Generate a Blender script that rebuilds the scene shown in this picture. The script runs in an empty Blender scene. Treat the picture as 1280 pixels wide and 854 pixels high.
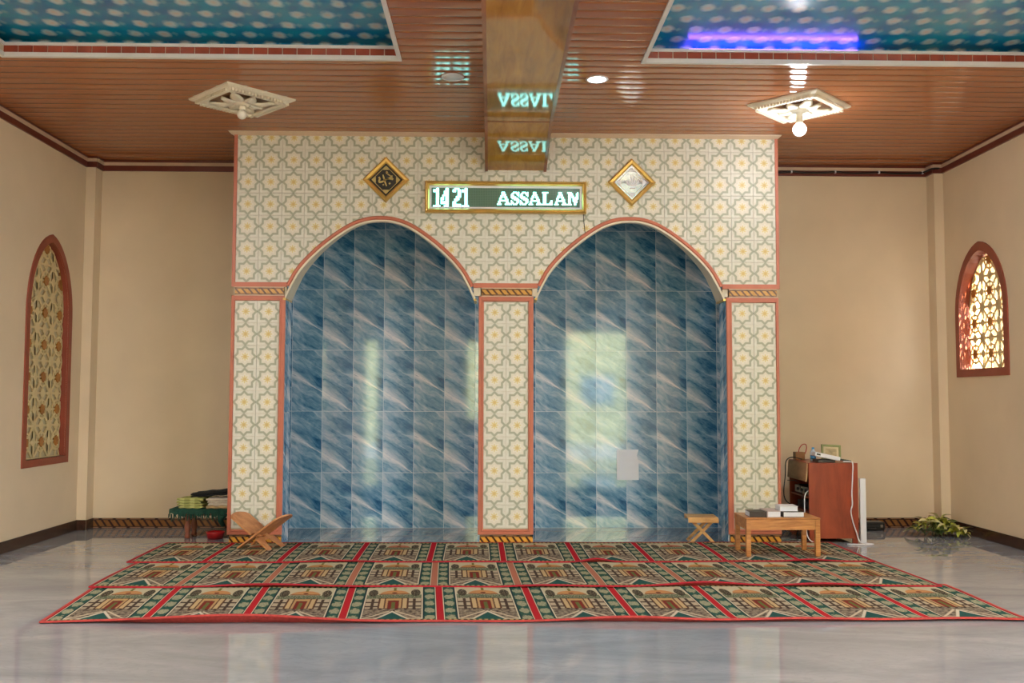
import bpy, bmesh, math, random
from mathutils import Vector, Matrix
R = math.radians
random.seed(7)
scene = bpy.context.scene
C = scene.collection

# ------------------------------------------------------------------ camera
cd = bpy.data.cameras.new('camera')
cam = bpy.data.objects.new('camera', cd); C.objects.link(cam)
cd.sensor_fit = 'HORIZONTAL'; cd.sensor_width = 36.0
cd.lens = 1196.06 * 36.0 / 1280.0
cd.clip_start = 0.05; cd.clip_end = 300
YAW, PITCH, ROLL = 0.0211606, 0.0590089, 0.00235568
right = Vector((math.cos(YAW), -math.sin(YAW), 0)); fwd0 = Vector((math.sin(YAW), math.cos(YAW), 0))
fwd = fwd0 * math.cos(PITCH) + Vector((0, 0, 1)) * math.sin(PITCH)
up = right.cross(fwd)
r2 = right * math.cos(ROLL) + up * math.sin(ROLL)
u2 = up * math.cos(ROLL) - right * math.sin(ROLL)
m = Matrix((r2, u2, -fwd)).transposed().to_4x4(); m.translation = (0, 0, 1.5)
cam.matrix_world = m
scene.camera = cam

# ------------------------------------------------------------------ world, sun, lamps, exposure
w = bpy.data.worlds.new('world'); scene.world = w; w.use_nodes = True
bg = w.node_tree.nodes['Background']
bg.inputs[0].default_value = (0.86, 0.93, 1.0, 1); bg.inputs[1].default_value = 14.0
sd = bpy.data.lights.new('sun', 'SUN'); sd.energy = 34.0; sd.angle = R(1.5); sd.color = (1.0, 0.74, 0.42)
sun = bpy.data.objects.new('sun', sd); C.objects.link(sun)
sun.rotation_euler = Vector((-0.27, 0.92, -0.27)).to_track_quat('-Z', 'Y').to_euler()
def portal(name, loc, sx, sy, d):
    l = bpy.data.lights.new(name, 'AREA'); l.shape = 'RECTANGLE'; l.size = sx; l.size_y = sy
    l.cycles.is_portal = True
    o = bpy.data.objects.new(name, l); C.objects.link(o); o.location = loc
    o.rotation_euler = Vector(d).to_track_quat('-Z', 'Z').to_euler()
vs = scene.view_settings
scene.display_settings.display_device = 'sRGB'
vs.view_transform = 'Standard'; vs.look = 'None'; vs.gamma = 1.0; vs.use_curve_mapping = False
vs.exposure = 0.52
scene.cycles.max_bounces = 10; scene.cycles.diffuse_bounces = 6; scene.cycles.glossy_bounces = 4
scene.cycles.caustics_reflective = False; scene.cycles.caustics_refractive = False
scene.cycles.sample_clamp_indirect = 4.0
BULB_W, DOWN_W, FILL_W = 26.0, 9.0, 85.0

# ------------------------------------------------------------------ main dimensions (metres)
XL, XR, YB, YF, ZC = -4.68, 5.29, 11.18, -1.35, 4.27
D = 9.917                                  # front plane of the arch wall

# ------------------------------------------------------------------ node helpers
def lin(r, g, b):
    f = lambda c: (c / 255 / 12.92) if c / 255 <= 0.04045 else ((c / 255 + 0.055) / 1.055) ** 2.4
    return (f(r), f(g), f(b), 1.0)
class N:
    def __init__(s, t, k): s.t = t; s.k = k
    def _op(s, op, *a):
        n = s.t.nodes.new('ShaderNodeMath'); n.operation = op
        for i, v in enumerate((s,) + a):
            if isinstance(v, N): s.t.links.new(v.k, n.inputs[i])
            else: n.inputs[i].default_value = v
        return N(s.t, n.outputs[0])
    def __add__(s, o): return s._op('ADD', o)
    def __sub__(s, o): return s._op('SUBTRACT', o)
    def __mul__(s, o): return s._op('MULTIPLY', o)
    def __truediv__(s, o): return s._op('DIVIDE', o)
    def abs(s): return s._op('ABSOLUTE')
    def max(s, o): return s._op('MAXIMUM', o)
    def min(s, o): return s._op('MINIMUM', o)
    def frac(s): return s._op('FRACT')
    def floor(s): return s._op('FLOOR')
    def mod(s, o): return s._op('FLOORED_MODULO', o)
    def sin(s): return s._op('SINE')
    def cos(s): return s._op('COSINE')
    def sqrt(s): return s._op('SQRT')
    def pow(s, o): return s._op('POWER', o)
    def atan2(s, o): return s._op('ARCTAN2', o)
    def inv(s): return s * -1.0 + 1.0
    def clamp(s): return s.max(0.0).min(1.0)
    def below(s, e, soft=0.002):           # 1 where s < e
        return ((s * -1.0 + e) * (1.0 / soft) + 0.5).clamp()
    def above(s, e, soft=0.002): return s.below(e, soft).inv()
    def within(s, a, b, soft=0.002): return s.above(a, soft) * s.below(b, soft)
def colmix(t, f, a, b):
    n = t.nodes.new('ShaderNodeMix'); n.data_type = 'RGBA'
    for i, v in ((0, f), (6, a), (7, b)):
        if isinstance(v, N): t.links.new(v.k, n.inputs[i])
        else: n.inputs[i].default_value = v
    return N(t, n.outputs[2])
def noise(t, vec, scale=1.0, detail=3.0, rough=0.55, dist=0.0):
    n = t.nodes.new('ShaderNodeTexNoise'); n.inputs['Scale'].default_value = scale
    n.inputs['Detail'].default_value = detail; n.inputs['Roughness'].default_value = rough; n.inputs['Distortion'].default_value = dist
    if vec is not None: t.links.new(vec.k, n.inputs['Vector'])
    return N(t, n.outputs['Fac'])
def comb(t, x, y, z=0.0):
    n = t.nodes.new('ShaderNodeCombineXYZ')
    for i, v in enumerate((x, y, z)):
        if isinstance(v, N): t.links.new(v.k, n.inputs[i])
        else: n.inputs[i].default_value = v
    return N(t, n.outputs[0])
def ramp(t, fac, stops):
    n = t.nodes.new('ShaderNodeValToRGB'); e = n.color_ramp.elements
    while len(e) < len(stops): e.new(0.5)
    for el, (p, c) in zip(e, stops): el.position = p; el.color = c
    t.links.new(fac.k, n.inputs[0]); return N(t, n.outputs[0])
class Mat:
    def __init__(s, name, col=(0.8, 0.8, 0.8, 1), rough=0.5, metal=0.0, spec=0.5, coat=0.0):
        s.m = bpy.data.materials.new(name); s.m.use_nodes = True; s.t = s.m.node_tree
        s.b = s.t.nodes['Principled BSDF']
        s.b.inputs['Base Color'].default_value = col; s.b.inputs['Roughness'].default_value = rough
        s.b.inputs['Metallic'].default_value = metal; s.b.inputs['Specular IOR Level'].default_value = spec
        s.b.inputs['Coat Weight'].default_value = coat
    def uv(s):
        n = s.t.nodes.new('ShaderNodeUVMap'); x = s.t.nodes.new('ShaderNodeSeparateXYZ')
        s.t.links.new(n.outputs[0], x.inputs[0]); s.vec = N(s.t, n.outputs[0])
        return N(s.t, x.outputs[0]), N(s.t, x.outputs[1])
    def obj(s):
        n = s.t.nodes.new('ShaderNodeTexCoord'); x = s.t.nodes.new('ShaderNodeSeparateXYZ')
        s.t.links.new(n.outputs['Object'], x.inputs[0]); s.vec = N(s.t, n.outputs['Object'])
        return [N(s.t, x.outputs[i]) for i in range(3)]
    def gen(s):
        g = s.t.nodes.new('ShaderNodeNewGeometry'); x = s.t.nodes.new('ShaderNodeSeparateXYZ')
        s.t.links.new(g.outputs['Position'], x.inputs[0]); s.vec = N(s.t, g.outputs['Position'])
        return [N(s.t, x.outputs[i]) for i in range(3)]
    def set(s, inp, v):
        if isinstance(v, N): s.t.links.new(v.k, s.b.inputs[inp])
        else: s.b.inputs[inp].default_value = v
        return s
    def bump(s, h, strength=0.3, dist=0.01):
        n = s.t.nodes.new('ShaderNodeBump'); n.inputs['Strength'].default_value = strength; n.inputs['Distance'].default_value = dist
        s.t.links.new(h.k, n.inputs['Height']); s.t.links.new(n.outputs[0], s.b.inputs['Normal']); return s
def plain(name, rgb, rough=0.5, metal=0.0, var=0.08, scale=6.0, spec=0.5, coat=0.0, stretch=(1, 1, 1), bump=0.0):
    M = Mat(name, lin(*rgb), rough, metal, spec, coat)
    x, y, z = M.gen()
    n = noise(M.t, comb(M.t, x * stretch[0], y * stretch[1], z * stretch[2]), scale, 4.0)
    c = lin(*rgb); lo = tuple(v * (1 - var * 2.2) for v in c[:3]) + (1,); hi = tuple(min(1, v * (1 + var * 1.6)) for v in c[:3]) + (1,)
    M.set('Base Color', ramp(M.t, n, [(0.28, lo), (0.72, hi)]))
    if bump: M.bump(n, bump)
    return M.m
def emit(name, col, s):
    M = Mat(name, (0, 0, 0, 1), 0.6); M.b.inputs['Emission Color'].default_value = col; M.b.inputs['Emission Strength'].default_value = s
    return M.m

# ------------------------------------------------------------------ materials
WALL = plain('cream_paint', (220, 199, 168), 0.75, var=0.03, scale=1.2, spec=0.25)
CORAL = plain('coral_moulding', (186, 108, 84), 0.45, var=0.06)
CROWNRED = plain('dark_red_board_and_shade', (104, 44, 32), 0.35, var=0.08)
CREAMTRIM = plain('cream_moulding', (205, 178, 150), 0.5, var=0.04)
WINRED = plain('red_brown_window_trim', (142, 66, 45), 0.5, var=0.06)
SOFFIT = plain('cream_soffit', (214, 204, 180), 0.5, var=0.04)
WHITETRIM = plain('white_trim', (214, 208, 204), 0.35, var=0.03)
GOLD = plain('gold_frame', (222, 184, 104), 0.3, 0.6, var=0.08)
PLASTER = plain('ivory_plaster', (226, 216, 194), 0.45, var=0.05)
PLASTERG = plain('tan_gilding', (150, 104, 62), 0.4, var=0.1)
BRICKRED = plain('glazed_red_tile', (142, 62, 42), 0.12, var=0.1)
GROUT = plain('pale_grout', (205, 190, 165), 0.8, var=0.05)
BLACK = plain('black_plastic', (13, 13, 14), 0.4, var=0.15)
DARK = plain('dark_grey_plastic', (52, 50, 48), 0.35, var=0.1)
STEEL = plain('grey_metal', (150, 146, 138), 0.3, 0.8, var=0.05)
WHITEP = plain('white_plastic', (225, 226, 228), 0.35, var=0.02)
PAPER = plain('paper', (220, 224, 230), 0.7, var=0.02)
RED = plain('red_plastic', (170, 22, 26), 0.35, var=0.08)
BLUE = plain('blue_label', (60, 140, 200), 0.35, var=0.05)
CONCRETE = plain('pale_concrete', (190, 188, 178), 0.8, var=0.08)
HOUSE = plain('pale_yellow_render', (226, 222, 160), 0.8, var=0.05)
HEDGE = plain('hedge_green', (96, 140, 70), 0.7, var=0.3, scale=12)
DOORWOOD = plain('door_wood', (120, 74, 44), 0.4, var=0.1, stretch=(1, 1, .15))

def wood(name, a, b, rough=0.35, grain=(3, 3, 30), spec=0.5, coat=0.0, scale=1.0):
    M = Mat(name, lin(*a), rough, spec=spec, coat=coat); x, y, z = M.gen()
    n = noise(M.t, comb(M.t, x * grain[0], y * grain[1], z * grain[2]), scale, 5.0, 0.6, 0.6)
    M.set('Base Color', ramp(M.t, n, [(0.3, lin(*a)), (0.7, lin(*b))])); return M.m
TEAK = wood('honey_teak', (150, 92, 42), (204, 142, 80), 0.38, (4, 20, 30))
PINE = wood('pale_pine', (176, 126, 70), (222, 178, 116), 0.45, (8, 20, 16))
STANDW = wood('carved_stand_wood', (168, 106, 62), (206, 148, 98), 0.45, (10, 14, 14))
CABW = wood('red_brown_veneer', (116, 40, 20), (162, 70, 38), 0.32, (6, 6, 1.2))
CABIN = wood('tan_drawer_board', (150, 108, 70), (184, 142, 100), 0.5, (4, 4, 12))
LEGW = wood('red_leg_wood', (120, 62, 44), (160, 96, 70), 0.45, (20, 20, 3))
BEAMW = wood('gold_brown_beam_laminate', (140, 94, 34), (178, 126, 52), 0.06, (14, 1.6, 14), spec=0.8)
BEAMEDGE = wood('brown_beam_edge', (120, 66, 34), (150, 88, 50), 0.22, (14, 2, 14))

# polished floor
M = Mat('polished_floor', rough=0.07, spec=0.62); x, y, z = M.gen()
n1 = noise(M.t, comb(M.t, x * 0.6 + y * 0.25, y * 1.7), 1.1, 6.0, 0.62, 1.2)
n2 = noise(M.t, comb(M.t, x * 1.1, y * 3.0), 2.6, 6.0, 0.6, 2.0)
c1 = ramp(M.t, n1, [(0.3, lin(126, 129, 134)), (0.55, lin(148, 150, 153)), (0.75, lin(164, 164, 164))])
M.set('Base Color', colmix(M.t, (n2 - 0.5).abs().below(0.025, 0.03) * 0.25, c1, lin(122, 125, 130)))
M.set('Roughness', noise(M.t, M.vec, 1.5, 3.0) * 0.03 + 0.02)
FLOOR = M.m

# ribbed ceiling board (wood grain print runs along the board)
M = Mat('brown_ceiling_board', rough=0.1, spec=0.75); x, y, z = M.gen()
n1 = noise(M.t, comb(M.t, x * 0.7, y * 26.0), 1.0, 5.0, 0.6, 0.4)
n2 = noise(M.t, comb(M.t, (x * 0.33).floor() * 5.0, (y / 0.29).floor() * 3.1), 1.0, 0.0)
cc = ramp(M.t, n1, [(0.2, lin(146, 85, 50)), (0.8, lin(166, 101, 62))])
M.set('Base Color', colmix(M.t, n2 * 0.3, cc, lin(172, 106, 64)))
CEIL = M.m

# star and cross wall tile, uv in metres about the star centre
def star_tile():
    M = Mat('star_pattern_tile', rough=0.42, spec=0.35); t = M.t; u, v = M.uv()
    ax, ay = u.abs(), v.abs()
    rr = (u * u + v * v).sqrt(); th = v.atan2(u)
    sq = ax.max(ay); di = ax + ay
    s = (sq - 0.0765).min((di - 0.1085) * 0.7071)
    tip = ax.min(ay) - (ax.max(ay) - 0.118) * -0.12 - 0.0035      # thin links between neighbouring stars
    cloud = noise(t, comb(t, u * 3.0, v * 3.0), 9.0, 3.0)
    base = ramp(t, cloud, [(0.3, lin(208, 205, 190)), (0.7, lin(220, 219, 207))])
    inner = lin(219, 214, 198)
    c = colmix(t, s.below(-0.004, 0.006), base, inner)
    petal = th * 8.0
    fl = rr - (petal.cos() * 0.010 + 0.052)
    c = colmix(t, fl.below(0.0, 0.006), c, lin(227, 222, 207))
    star = rr - ((th * 4.0).cos().abs() * 0.030 + 0.012)
    c = colmix(t, star.below(0.0, 0.006), c, lin(216, 202, 146))
    star2 = rr - ((th * 4.0).sin().abs() * 0.012 + 0.008)
    c = colmix(t, star2.below(0.0, 0.006), c, lin(208, 182, 118))
    ring = s.abs().below(0.0108, 0.007)
    outside = s.above(0.0, 0.002)
    link = (ax.min(ay)).below(0.0075, 0.008) * (ax.max(ay)).above(0.104, 0.004)
    c = colmix(t, (ring.max(link)) * 0.8, c, lin(146, 152, 128))
    M.set('Base Color', c); return M.m
STAR = star_tile()

# rope border, uv in metres, v runs 0..h upward
def rope(name, h, k, slant=1.0, gold=(204, 146, 62), dark=(58, 34, 22)):
    M = Mat(name, rough=0.25); t = M.t; u, v = M.uv()
    vv = v / h
    f = (u * k + vv * slant).frac()
    bar = f.within(0.2, 0.86, 0.12)
    inside = vv.within(0.2, 0.8, 0.06)
    n = noise(t, M.vec, 30.0, 3.0)
    g = ramp(t, n, [(0.3, tuple(c * 0.75 for c in lin(*gold)[:3]) + (1,)), (0.7, lin(*gold))])
    c = colmix(t, bar * inside, lin(*dark), g)
    edge = (vv - 0.5).abs().within(0.38, 0.46, 0.03)
    dash = (u * (k * 0.5)).frac().within(0.12, 0.88, 0.1)
    c = colmix(t, edge * dash * 0.75, c, lin(172, 128, 92))
    M.set('Base Color', c); return M.m
ROPE = rope('rope_border_tile', 0.095, 14.5, gold=(226, 160, 62))
ROPEB = rope('rope_band_tile', 0.078, 15.0, gold=(214, 158, 78), dark=(84, 52, 36))
SKIRT = rope('rope_skirting_tile', 0.115, 12.5, gold=(140, 90, 44), dark=(48, 28, 22))
SKIRTD = plain('dark_brown_skirting', (62, 38, 28), 0.2, var=0.25, scale=14)

# blue streaked marble, uv = wall metres
def marble():
    M = Mat('blue_streaked_marble', rough=0.06, spec=0.65); t = M.t; u, v = M.uv()
    P = 0.708
    px = (u - 0.514).mod(P); pz = (v - 0.634).mod(0.7086)
    th = 0.575
    along = px * math.cos(th) - pz * math.sin(th); across = px * math.sin(th) + pz * math.cos(th)
    tile = (px / (P / 2)).floor()
    wob = noise(t, comb(t, along * 2.0, across * 4.0, tile), 1.6, 3.0) - 0.5
    q = px.mod(P / 2)
    st = noise(t, comb(t, along * 1.7, across * 6.0 + wob * 1.4, tile * 3.37 + 8.6), 1.5, 5.0, 0.6, 0.4)
    st2 = noise(t, comb(t, along * 6.0, across * 38.0 + wob * 3.0, tile * 1.3 + 4.0), 1.5, 5.0, 0.65)
    f = st * 0.82 + st2 * 0.18 + (q * -0.22 + 0.03)
    c = ramp(t, f, [(0.30, lin(16, 70, 114)), (0.39, lin(56, 112, 150)), (0.475, lin(110, 154, 184)), (0.56, lin(154, 182, 204)), (0.68, lin(200, 212, 222))])
    vein = pz - (px * -0.62 + 0.438) + wob * 0.06
    above = vein.within(0.02, 0.13, 0.10) 
    c = colmix(t, above * st2 * 0.25, c, lin(24, 84, 128))
    wid = (q * -3.4 + 1.0).clamp() * 0.05 + 0.004
    mask = (vein.abs() / wid).below(0.9, 1.3) * ((st2 - 0.28) * 4.5).clamp()
    c = colmix(t, mask * 0.9, c, lin(226, 228, 232))
    v2 = (pz - (px * -0.62 + 0.70) + wob * 0.09).abs().below(0.006, 0.012) * ((st2 - 0.42) * 4.0).clamp()
    c = colmix(t, v2 * 0.5, c, lin(196, 206, 214))
    M.set('Base Color', c); return M.m
MARBLE = marble()
JOINT = plain('pale_tile_joint', (206, 218, 226), 0.6, var=0.03)

# teal flower print of the raised ceiling fields
def floral():
    M = Mat('teal_flower_board', rough=0.24, spec=0.6); t = M.t; x, y, z = M.gen()
    u = x / 0.232; v = y / 0.21
    row = v.floor(); sh = (row * 0.5).frac()
    fu = (u + sh).frac() - 0.5; fv = v.frac() - 0.5
    idn = noise(t, comb(t, (u + sh).floor() * 1.7, row * 2.3), 3.0, 0.0)
    wob = noise(t, M.vec, 16.0, 3.0) - 0.5
    rr = ((fu + wob * 0.2) * (fu + wob * 0.2) * 1.0 + (fv + wob * 0.3) * (fv + wob * 0.3) * 0.55).sqrt()
    fl = rr.below(0.22, 0.14)
    r2 = ((fu - 0.38).abs() * 1.6 + (fv + wob * 0.3).abs() * 1.2)
    leaf = r2.below(0.2, 0.2) * 0.55
    bgc = ramp(t, noise(t, M.vec, 3.5, 4.0), [(0.3, lin(0, 96, 150)), (0.7, lin(4, 140, 168))])
    c = colmix(t, leaf, bgc, lin(120, 178, 184))
    c = colmix(t, fl * 0.85, c, colmix(t, idn, lin(194, 204, 200), lin(164, 196, 202)))
    c = colmix(t, rr.below(0.08, 0.1) * 0.4, c, lin(200, 150, 110))
    M.set('Base Color', c); return M.m
FLORAL = floral()

# prayer carpet print: u runs 0..1 over one prayer place, v 0 (near edge) .. 1
def carpet(name, div, dome, tint):
    M = Mat(name, rough=0.92, spec=0.1); t = M.t; uu, v = M.uv()
    u = uu.frac(); a = (u - 0.5).abs()                       # 0 centre .. .5 divider
    n = noise(t, comb(t, uu * 24.0, v * 34.0), 1.0, 3.0) - 0.5
    n2 = noise(t, comb(t, uu * 60.0, v * 80.0), 1.0, 2.0) - 0.5
    cream, green, dk = lin(206, 194, 160), lin(*tint), lin(22, 56, 58)
    brown, sal = lin(74, 50, 36), lin(*dome)
    av = v + n * 0.02; aa = a + n * 0.012
    c = colmix(t, v.above(0.66, 0.02), lin(192, 176, 148), cream)          # sky over court
    hedge = av.within(0.60, 0.71, 0.02) * (n2 * 3.0 + 0.75).clamp()
    c = colmix(t, hedge, c, lin(50, 84, 56))
    # side court: dark posts and rails
    grid = ((a * 11.0).frac().within(0.3, 0.66, 0.1)).max((v * 9.0).frac().within(0.34, 0.64, 0.1))
    c = colmix(t, grid * av.within(0.30, 0.59, 0.015) * 0.95, c, lin(56, 36, 28))
    c = colmix(t, av.within(0.08, 0.34, 0.02) * (n * 2.2 + 0.62).clamp(), c, lin(58, 42, 40))
    c = colmix(t, av.within(0.08, 0.30, 0.02) * ((n2 - 0.1) * 5.0).clamp() * 0.6, c, lin(190, 160, 146))
    # gate house
    gate = aa.below(0.165, 0.006) * av.within(0.33, 0.61, 0.01)
    c = colmix(t, gate, c, lin(88, 56, 40))
    c = colmix(t, aa.within(0.10, 0.145, 0.008) * av.within(0.34, 0.60, 0.01), c, lin(206, 176, 128))
    c = colmix(t, aa.within(0.060, 0.085, 0.008) * av.within(0.34, 0.58, 0.01), c, lin(196, 156, 108))
    c = colmix(t, aa.below(0.085, 0.006) * av.within(0.545, 0.60, 0.01), c, lin(200, 160, 104))
    c = colmix(t, aa.below(0.055, 0.006) * av.within(0.33, 0.53, 0.01), c, lin(128, 44, 36))
    c = colmix(t, aa.below(0.02, 0.006) * av.within(0.33, 0.50, 0.01), c, lin(104, 110, 56))
    # dome and trees
    e = ((a / 0.16) * (a / 0.16) + ((av - 0.735) / 0.105) * ((av - 0.735) / 0.105))
    c = colmix(t, e.below(1.0, 0.15) * av.above(0.735, 0.012), c, sal)
    c = colmix(t, aa.below(0.17, 0.006) * av.within(0.715, 0.738, 0.008), c, lin(120, 70, 46))
    c = colmix(t, ((a / 0.03) * (a / 0.03) + ((av - 0.765) / 0.018) * ((av - 0.765) / 0.018)).below(1.0, 0.3), c, lin(110, 48, 36))
    c = colmix(t, (aa.below(0.016, 0.008) * v.within(0.83, 0.92, 0.01)), c, lin(120, 116, 56))
    tr = (((aa - 0.238) / 0.054) * ((aa - 0.238) / 0.054) + ((av - 0.765) / 0.10) * ((av - 0.765) / 0.10))
    c = colmix(t, tr.below(1.0, 0.25) * (n2 * 2.4 + 0.95).clamp(), c, lin(54, 44, 32))
    # path: green wedge with pale kerbs
    wedge = v + a * 1.15
    c = colmix(t, wedge.below(0.245, 0.01), c, lin(34, 84, 78))
    c = colmix(t, wedge.within(0.235, 0.275, 0.012), c, lin(220, 208, 182))
    c = colmix(t, (v + a * 0.72).within(0.275, 0.30, 0.01) * a.above(0.03, 0.01), c, lin(214, 196, 166))
    # side bands
    c = colmix(t, a.above(0.305, 0.004), c, lin(222, 210, 180))
    c = colmix(t, a.above(0.318, 0.004), c, dk)
    lf = (v * 5.5 + n * 0.8).frac() - 0.5; la = (a - 0.392 + n2 * 0.04) / 0.066
    leafm = ((la * la) * 0.9 + (lf * 2.3) * (lf * 2.3)).below(0.62, 0.3)
    band = a.within(0.338, 0.447, 0.006)
    c = colmix(t, band, c, colmix(t, (n2 * 2.5 + 0.5).clamp(), green, lin(22, 66, 62)))
    c = colmix(t, band * leafm * (n2 * 2.0 + 0.85).clamp() * 0.85, c, lin(188, 182, 146))
    c = colmix(t, a.within(0.453, 0.463, 0.003), c, lin(220, 205, 175))
    c = colmix(t, a.above(0.463, 0.004), c, lin(*div))
    # long borders
    bd = v.above(0.945, 0.008).max(v.below(0.055, 0.008)) * a.below(0.455, 0.004)
    c = colmix(t, bd, c, colmix(t, (a * 16.0 + n).frac().within(0.25, 0.75, 0.2), lin(52, 78, 48), lin(190, 166, 110)))
    c = colmix(t, 0.27, c, lin(30, 22, 18))
    M.set('Base Color', c)
    M.bump(noise(t, comb(t, uu * 260.0, v * 420.0), 1.0, 2.0), 0.35, 0.004)
    return M.m
BIND = plain('red_binding', (158, 14, 32), 0.85, var=0.12, scale=40)
BIND2 = plain('coral_binding', (172, 56, 50), 0.85, var=0.12, scale=40)

# ------------------------------------------------------------------ mesh helpers
ORG = {}
class MB:
    def __init__(s): s.v = []; s.f = []; s.uv = []; s.mi = []; s.sm = []
    def face(s, pts, uv=None, mi=0, smooth=False):
        b = len(s.v); s.v += [Vector(p) for p in pts]; s.f.append(list(range(b, b + len(pts)))); s.uv.append(uv); s.mi.append(mi); s.sm.append(smooth)
    def box(s, x0, x1, y0, y1, z0, z1, mi=0, ch=0.0, M=None):
        if ch <= 0:
            p = [Vector((x, y, z)) for z in (z0, z1) for y in (y0, y1) for x in (x0, x1)]
            if M: p = [M @ q for q in p]
            for q in ((0, 2, 3, 1), (4, 5, 7, 6), (0, 1, 5, 4), (2, 6, 7, 3), (0, 4, 6, 2), (1, 3, 7, 5)): s.face([p[i] for i in q], None, mi)
            return s
        bm = bmesh.new(); bmesh.ops.create_cube(bm, size=1.0)
        for q in bm.verts: q.co = Vector(((x0 + x1) / 2 + q.co.x * (x1 - x0), (y0 + y1) / 2 + q.co.y * (y1 - y0), (z0 + z1) / 2 + q.co.z * (z1 - z0)))
        bmesh.ops.bevel(bm, geom=list(bm.edges), offset=ch, segments=1, affect='EDGES', clamp_overlap=True)
        s.addbm(bm, mi, M); return s
    def addbm(s, bm, mi=0, M=None, smooth=False):
        for f in bm.faces: s.face([(M @ q.co if M else q.co.copy()) for q in f.verts], None, mi, smooth)
        bm.free(); return s
    def rings(s, rings, closed=True, mi=0, cap=True, smooth=True):
        n = len(rings[0]); b = len(s.v)
        for r in rings: s.v += [Vector(p) for p in r]
        for i in range(len(rings) - 1):
            for j in range(n if closed else n - 1):
                k = (j + 1) % n
                s.f.append([b + i * n + j, b + i * n + k, b + (i + 1) * n + k, b + (i + 1) * n + j]); s.uv.append(None); s.mi.append(mi); s.sm.append(smooth)
        if cap:
            s.face(list(reversed(rings[0])), None, mi); s.face(rings[-1], None, mi)
        return s
    def lathe(s, prof, c, seg=20, mi=0, M=None, smooth=True):
        rr = []
        for r, z in prof:
            rr.append([Vector((c[0] + r * math.cos(2 * math.pi * k / seg), c[1] + r * math.sin(2 * math.pi * k / seg), c[2] + z)) for k in range(seg)])
        if M: rr = [[M @ p for p in r] for r in rr]
        return s.rings(rr, mi=mi, smooth=smooth)
    def tube(s, pts, rad, seg=8, mi=0):
        pts = [Vector(p) for p in pts]; rr = []
        ref = Vector((0.13, 0.27, 0.95)).normalized()
        for i, p in enumerate(pts):
            d = (pts[min(i + 1, len(pts) - 1)] - pts[max(i - 1, 0)]).normalized()
            a = d.cross(ref)
            if a.length < 0.05: a = d.cross(Vector((1, 0, 0)))
            a.normalize(); b = d.cross(a); r = rad[i] if isinstance(rad, (list, tuple)) else rad
            rr.append([p + (a * math.cos(2 * math.pi * k / seg) + b * math.sin(2 * math.pi * k / seg)) * r for k in range(seg)])
        return s.rings(rr, mi=mi)
    def prism(s, poly, axis, a, b, mi=0):
        def P(p, t):
            return {'y': (p[0], t, p[1]), 'x': (t, p[0], p[1]), 'z': (p[0], p[1], t)}[axis]
        n = len(poly)
        s.face([P(p, a) for p in poly], None, mi); s.face([P(p, b) for p in reversed(poly)], None, mi)
        for i in range(n):
            j = (i + 1) % n; s.face([P(poly[i], a), P(poly[i], b), P(poly[j], b), P(poly[j], a)], None, mi)
        return s
    def mesh(s, name, mats, off=Vector((0, 0, 0)), merge=True):
        me = bpy.data.meshes.new(name)
        bm = bmesh.new(); vs_ = [bm.verts.new(p) for p in s.v]
        ul = bm.loops.layers.uv.new('UVMap')
        for f, uv, mi, sm in zip(s.f, s.uv, s.mi, s.sm):
            try: F = bm.faces.new([vs_[i] for i in f])
            except ValueError: continue
            F.material_index = mi; F.smooth = sm; F.normal_update(); nn = F.normal
            for k, l in enumerate(F.loops):
                p = l.vert.co
                if uv: l[ul].uv = uv[k]
                elif abs(nn.y) >= abs(nn.x) and abs(nn.y) >= abs(nn.z): l[ul].uv = (p.x, p.z)
                elif abs(nn.x) >= abs(nn.z): l[ul].uv = (p.y, p.z)
                else: l[ul].uv = (p.x, p.y)
        if merge: bmesh.ops.remove_doubles(bm, verts=bm.verts, dist=1e-5)
        bmesh.ops.recalc_face_normals(bm, faces=bm.faces)
        for q in bm.verts: q.co -= off
        bm.to_mesh(me); bm.free()
        for mm in (mats if isinstance(mats, (list, tuple)) else [mats]): me.materials.append(mm)
        return me
    def build(s, name, mats, parent=None, merge=True, loc=None):
        off = ORG.get(parent.name, Vector((0, 0, 0))) if parent else Vector((0, 0, 0))
        if parent is None and loc is not None: off = Vector(loc)
        o = bpy.data.objects.new(name, s.mesh(name, mats, off, merge)); C.objects.link(o)
        if parent: o.parent = parent
        elif loc is not None: o.location = loc
        ORG[o.name] = off
        return o
def tag(o, label=None, cat=None, group=None, kind=None):
    if label: o['label'] = label
    if cat: o['category'] = cat
    if group: o['group'] = group
    if kind: o['kind'] = kind
    return o
def thing(name, label, cat, loc, group=None):
    o = bpy.data.objects.new(name, None); C.objects.link(o); o.location = loc; o.empty_display_size = 0.1
    ORG[o.name] = Vector(loc); return tag(o, label, cat, group)
def local(name, label, cat, loc, rz=0.0, group=None):     # parts are modelled about its own origin
    o = thing(name, label, cat, loc, group); ORG[o.name] = Vector((0, 0, 0)); o.rotation_euler.z = rz; return o
def struct(o): o['kind'] = 'structure'; return o
def place(name, me, parent, off, mat=None):
    o = bpy.data.objects.new(name, me); C.objects.link(o); o.parent = parent; o.location = off; ORG[o.name] = Vector((0, 0, 0)); return o
def catmull(p, n=6):
    p = [Vector(q) for q in p]; out = []
    for i in range(len(p) - 1):
        a, b, c, d = p[max(i - 1, 0)], p[i], p[i + 1], p[min(i + 2, len(p) - 1)]
        for k in range(n):
            t = k / n
            out.append(0.5 * ((2 * b) + (c - a) * t + (2 * a - 5 * b + 4 * c - d) * t * t + (3 * b - a - 3 * c + d) * t ** 3))
    out.append(p[-1]); return out

# ================================================================== room shell
fl = MB().box(XL - 0.2, XR + 0.2, YF - 0.2, YB + 0.2, -0.1, 0).build('floor', FLOOR); struct(fl)
WB = struct(MB().box(XL - 0.25, XR + 0.25, YB, YB + 0.2, 0, 4.6).build('wall_back', WALL))

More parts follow.
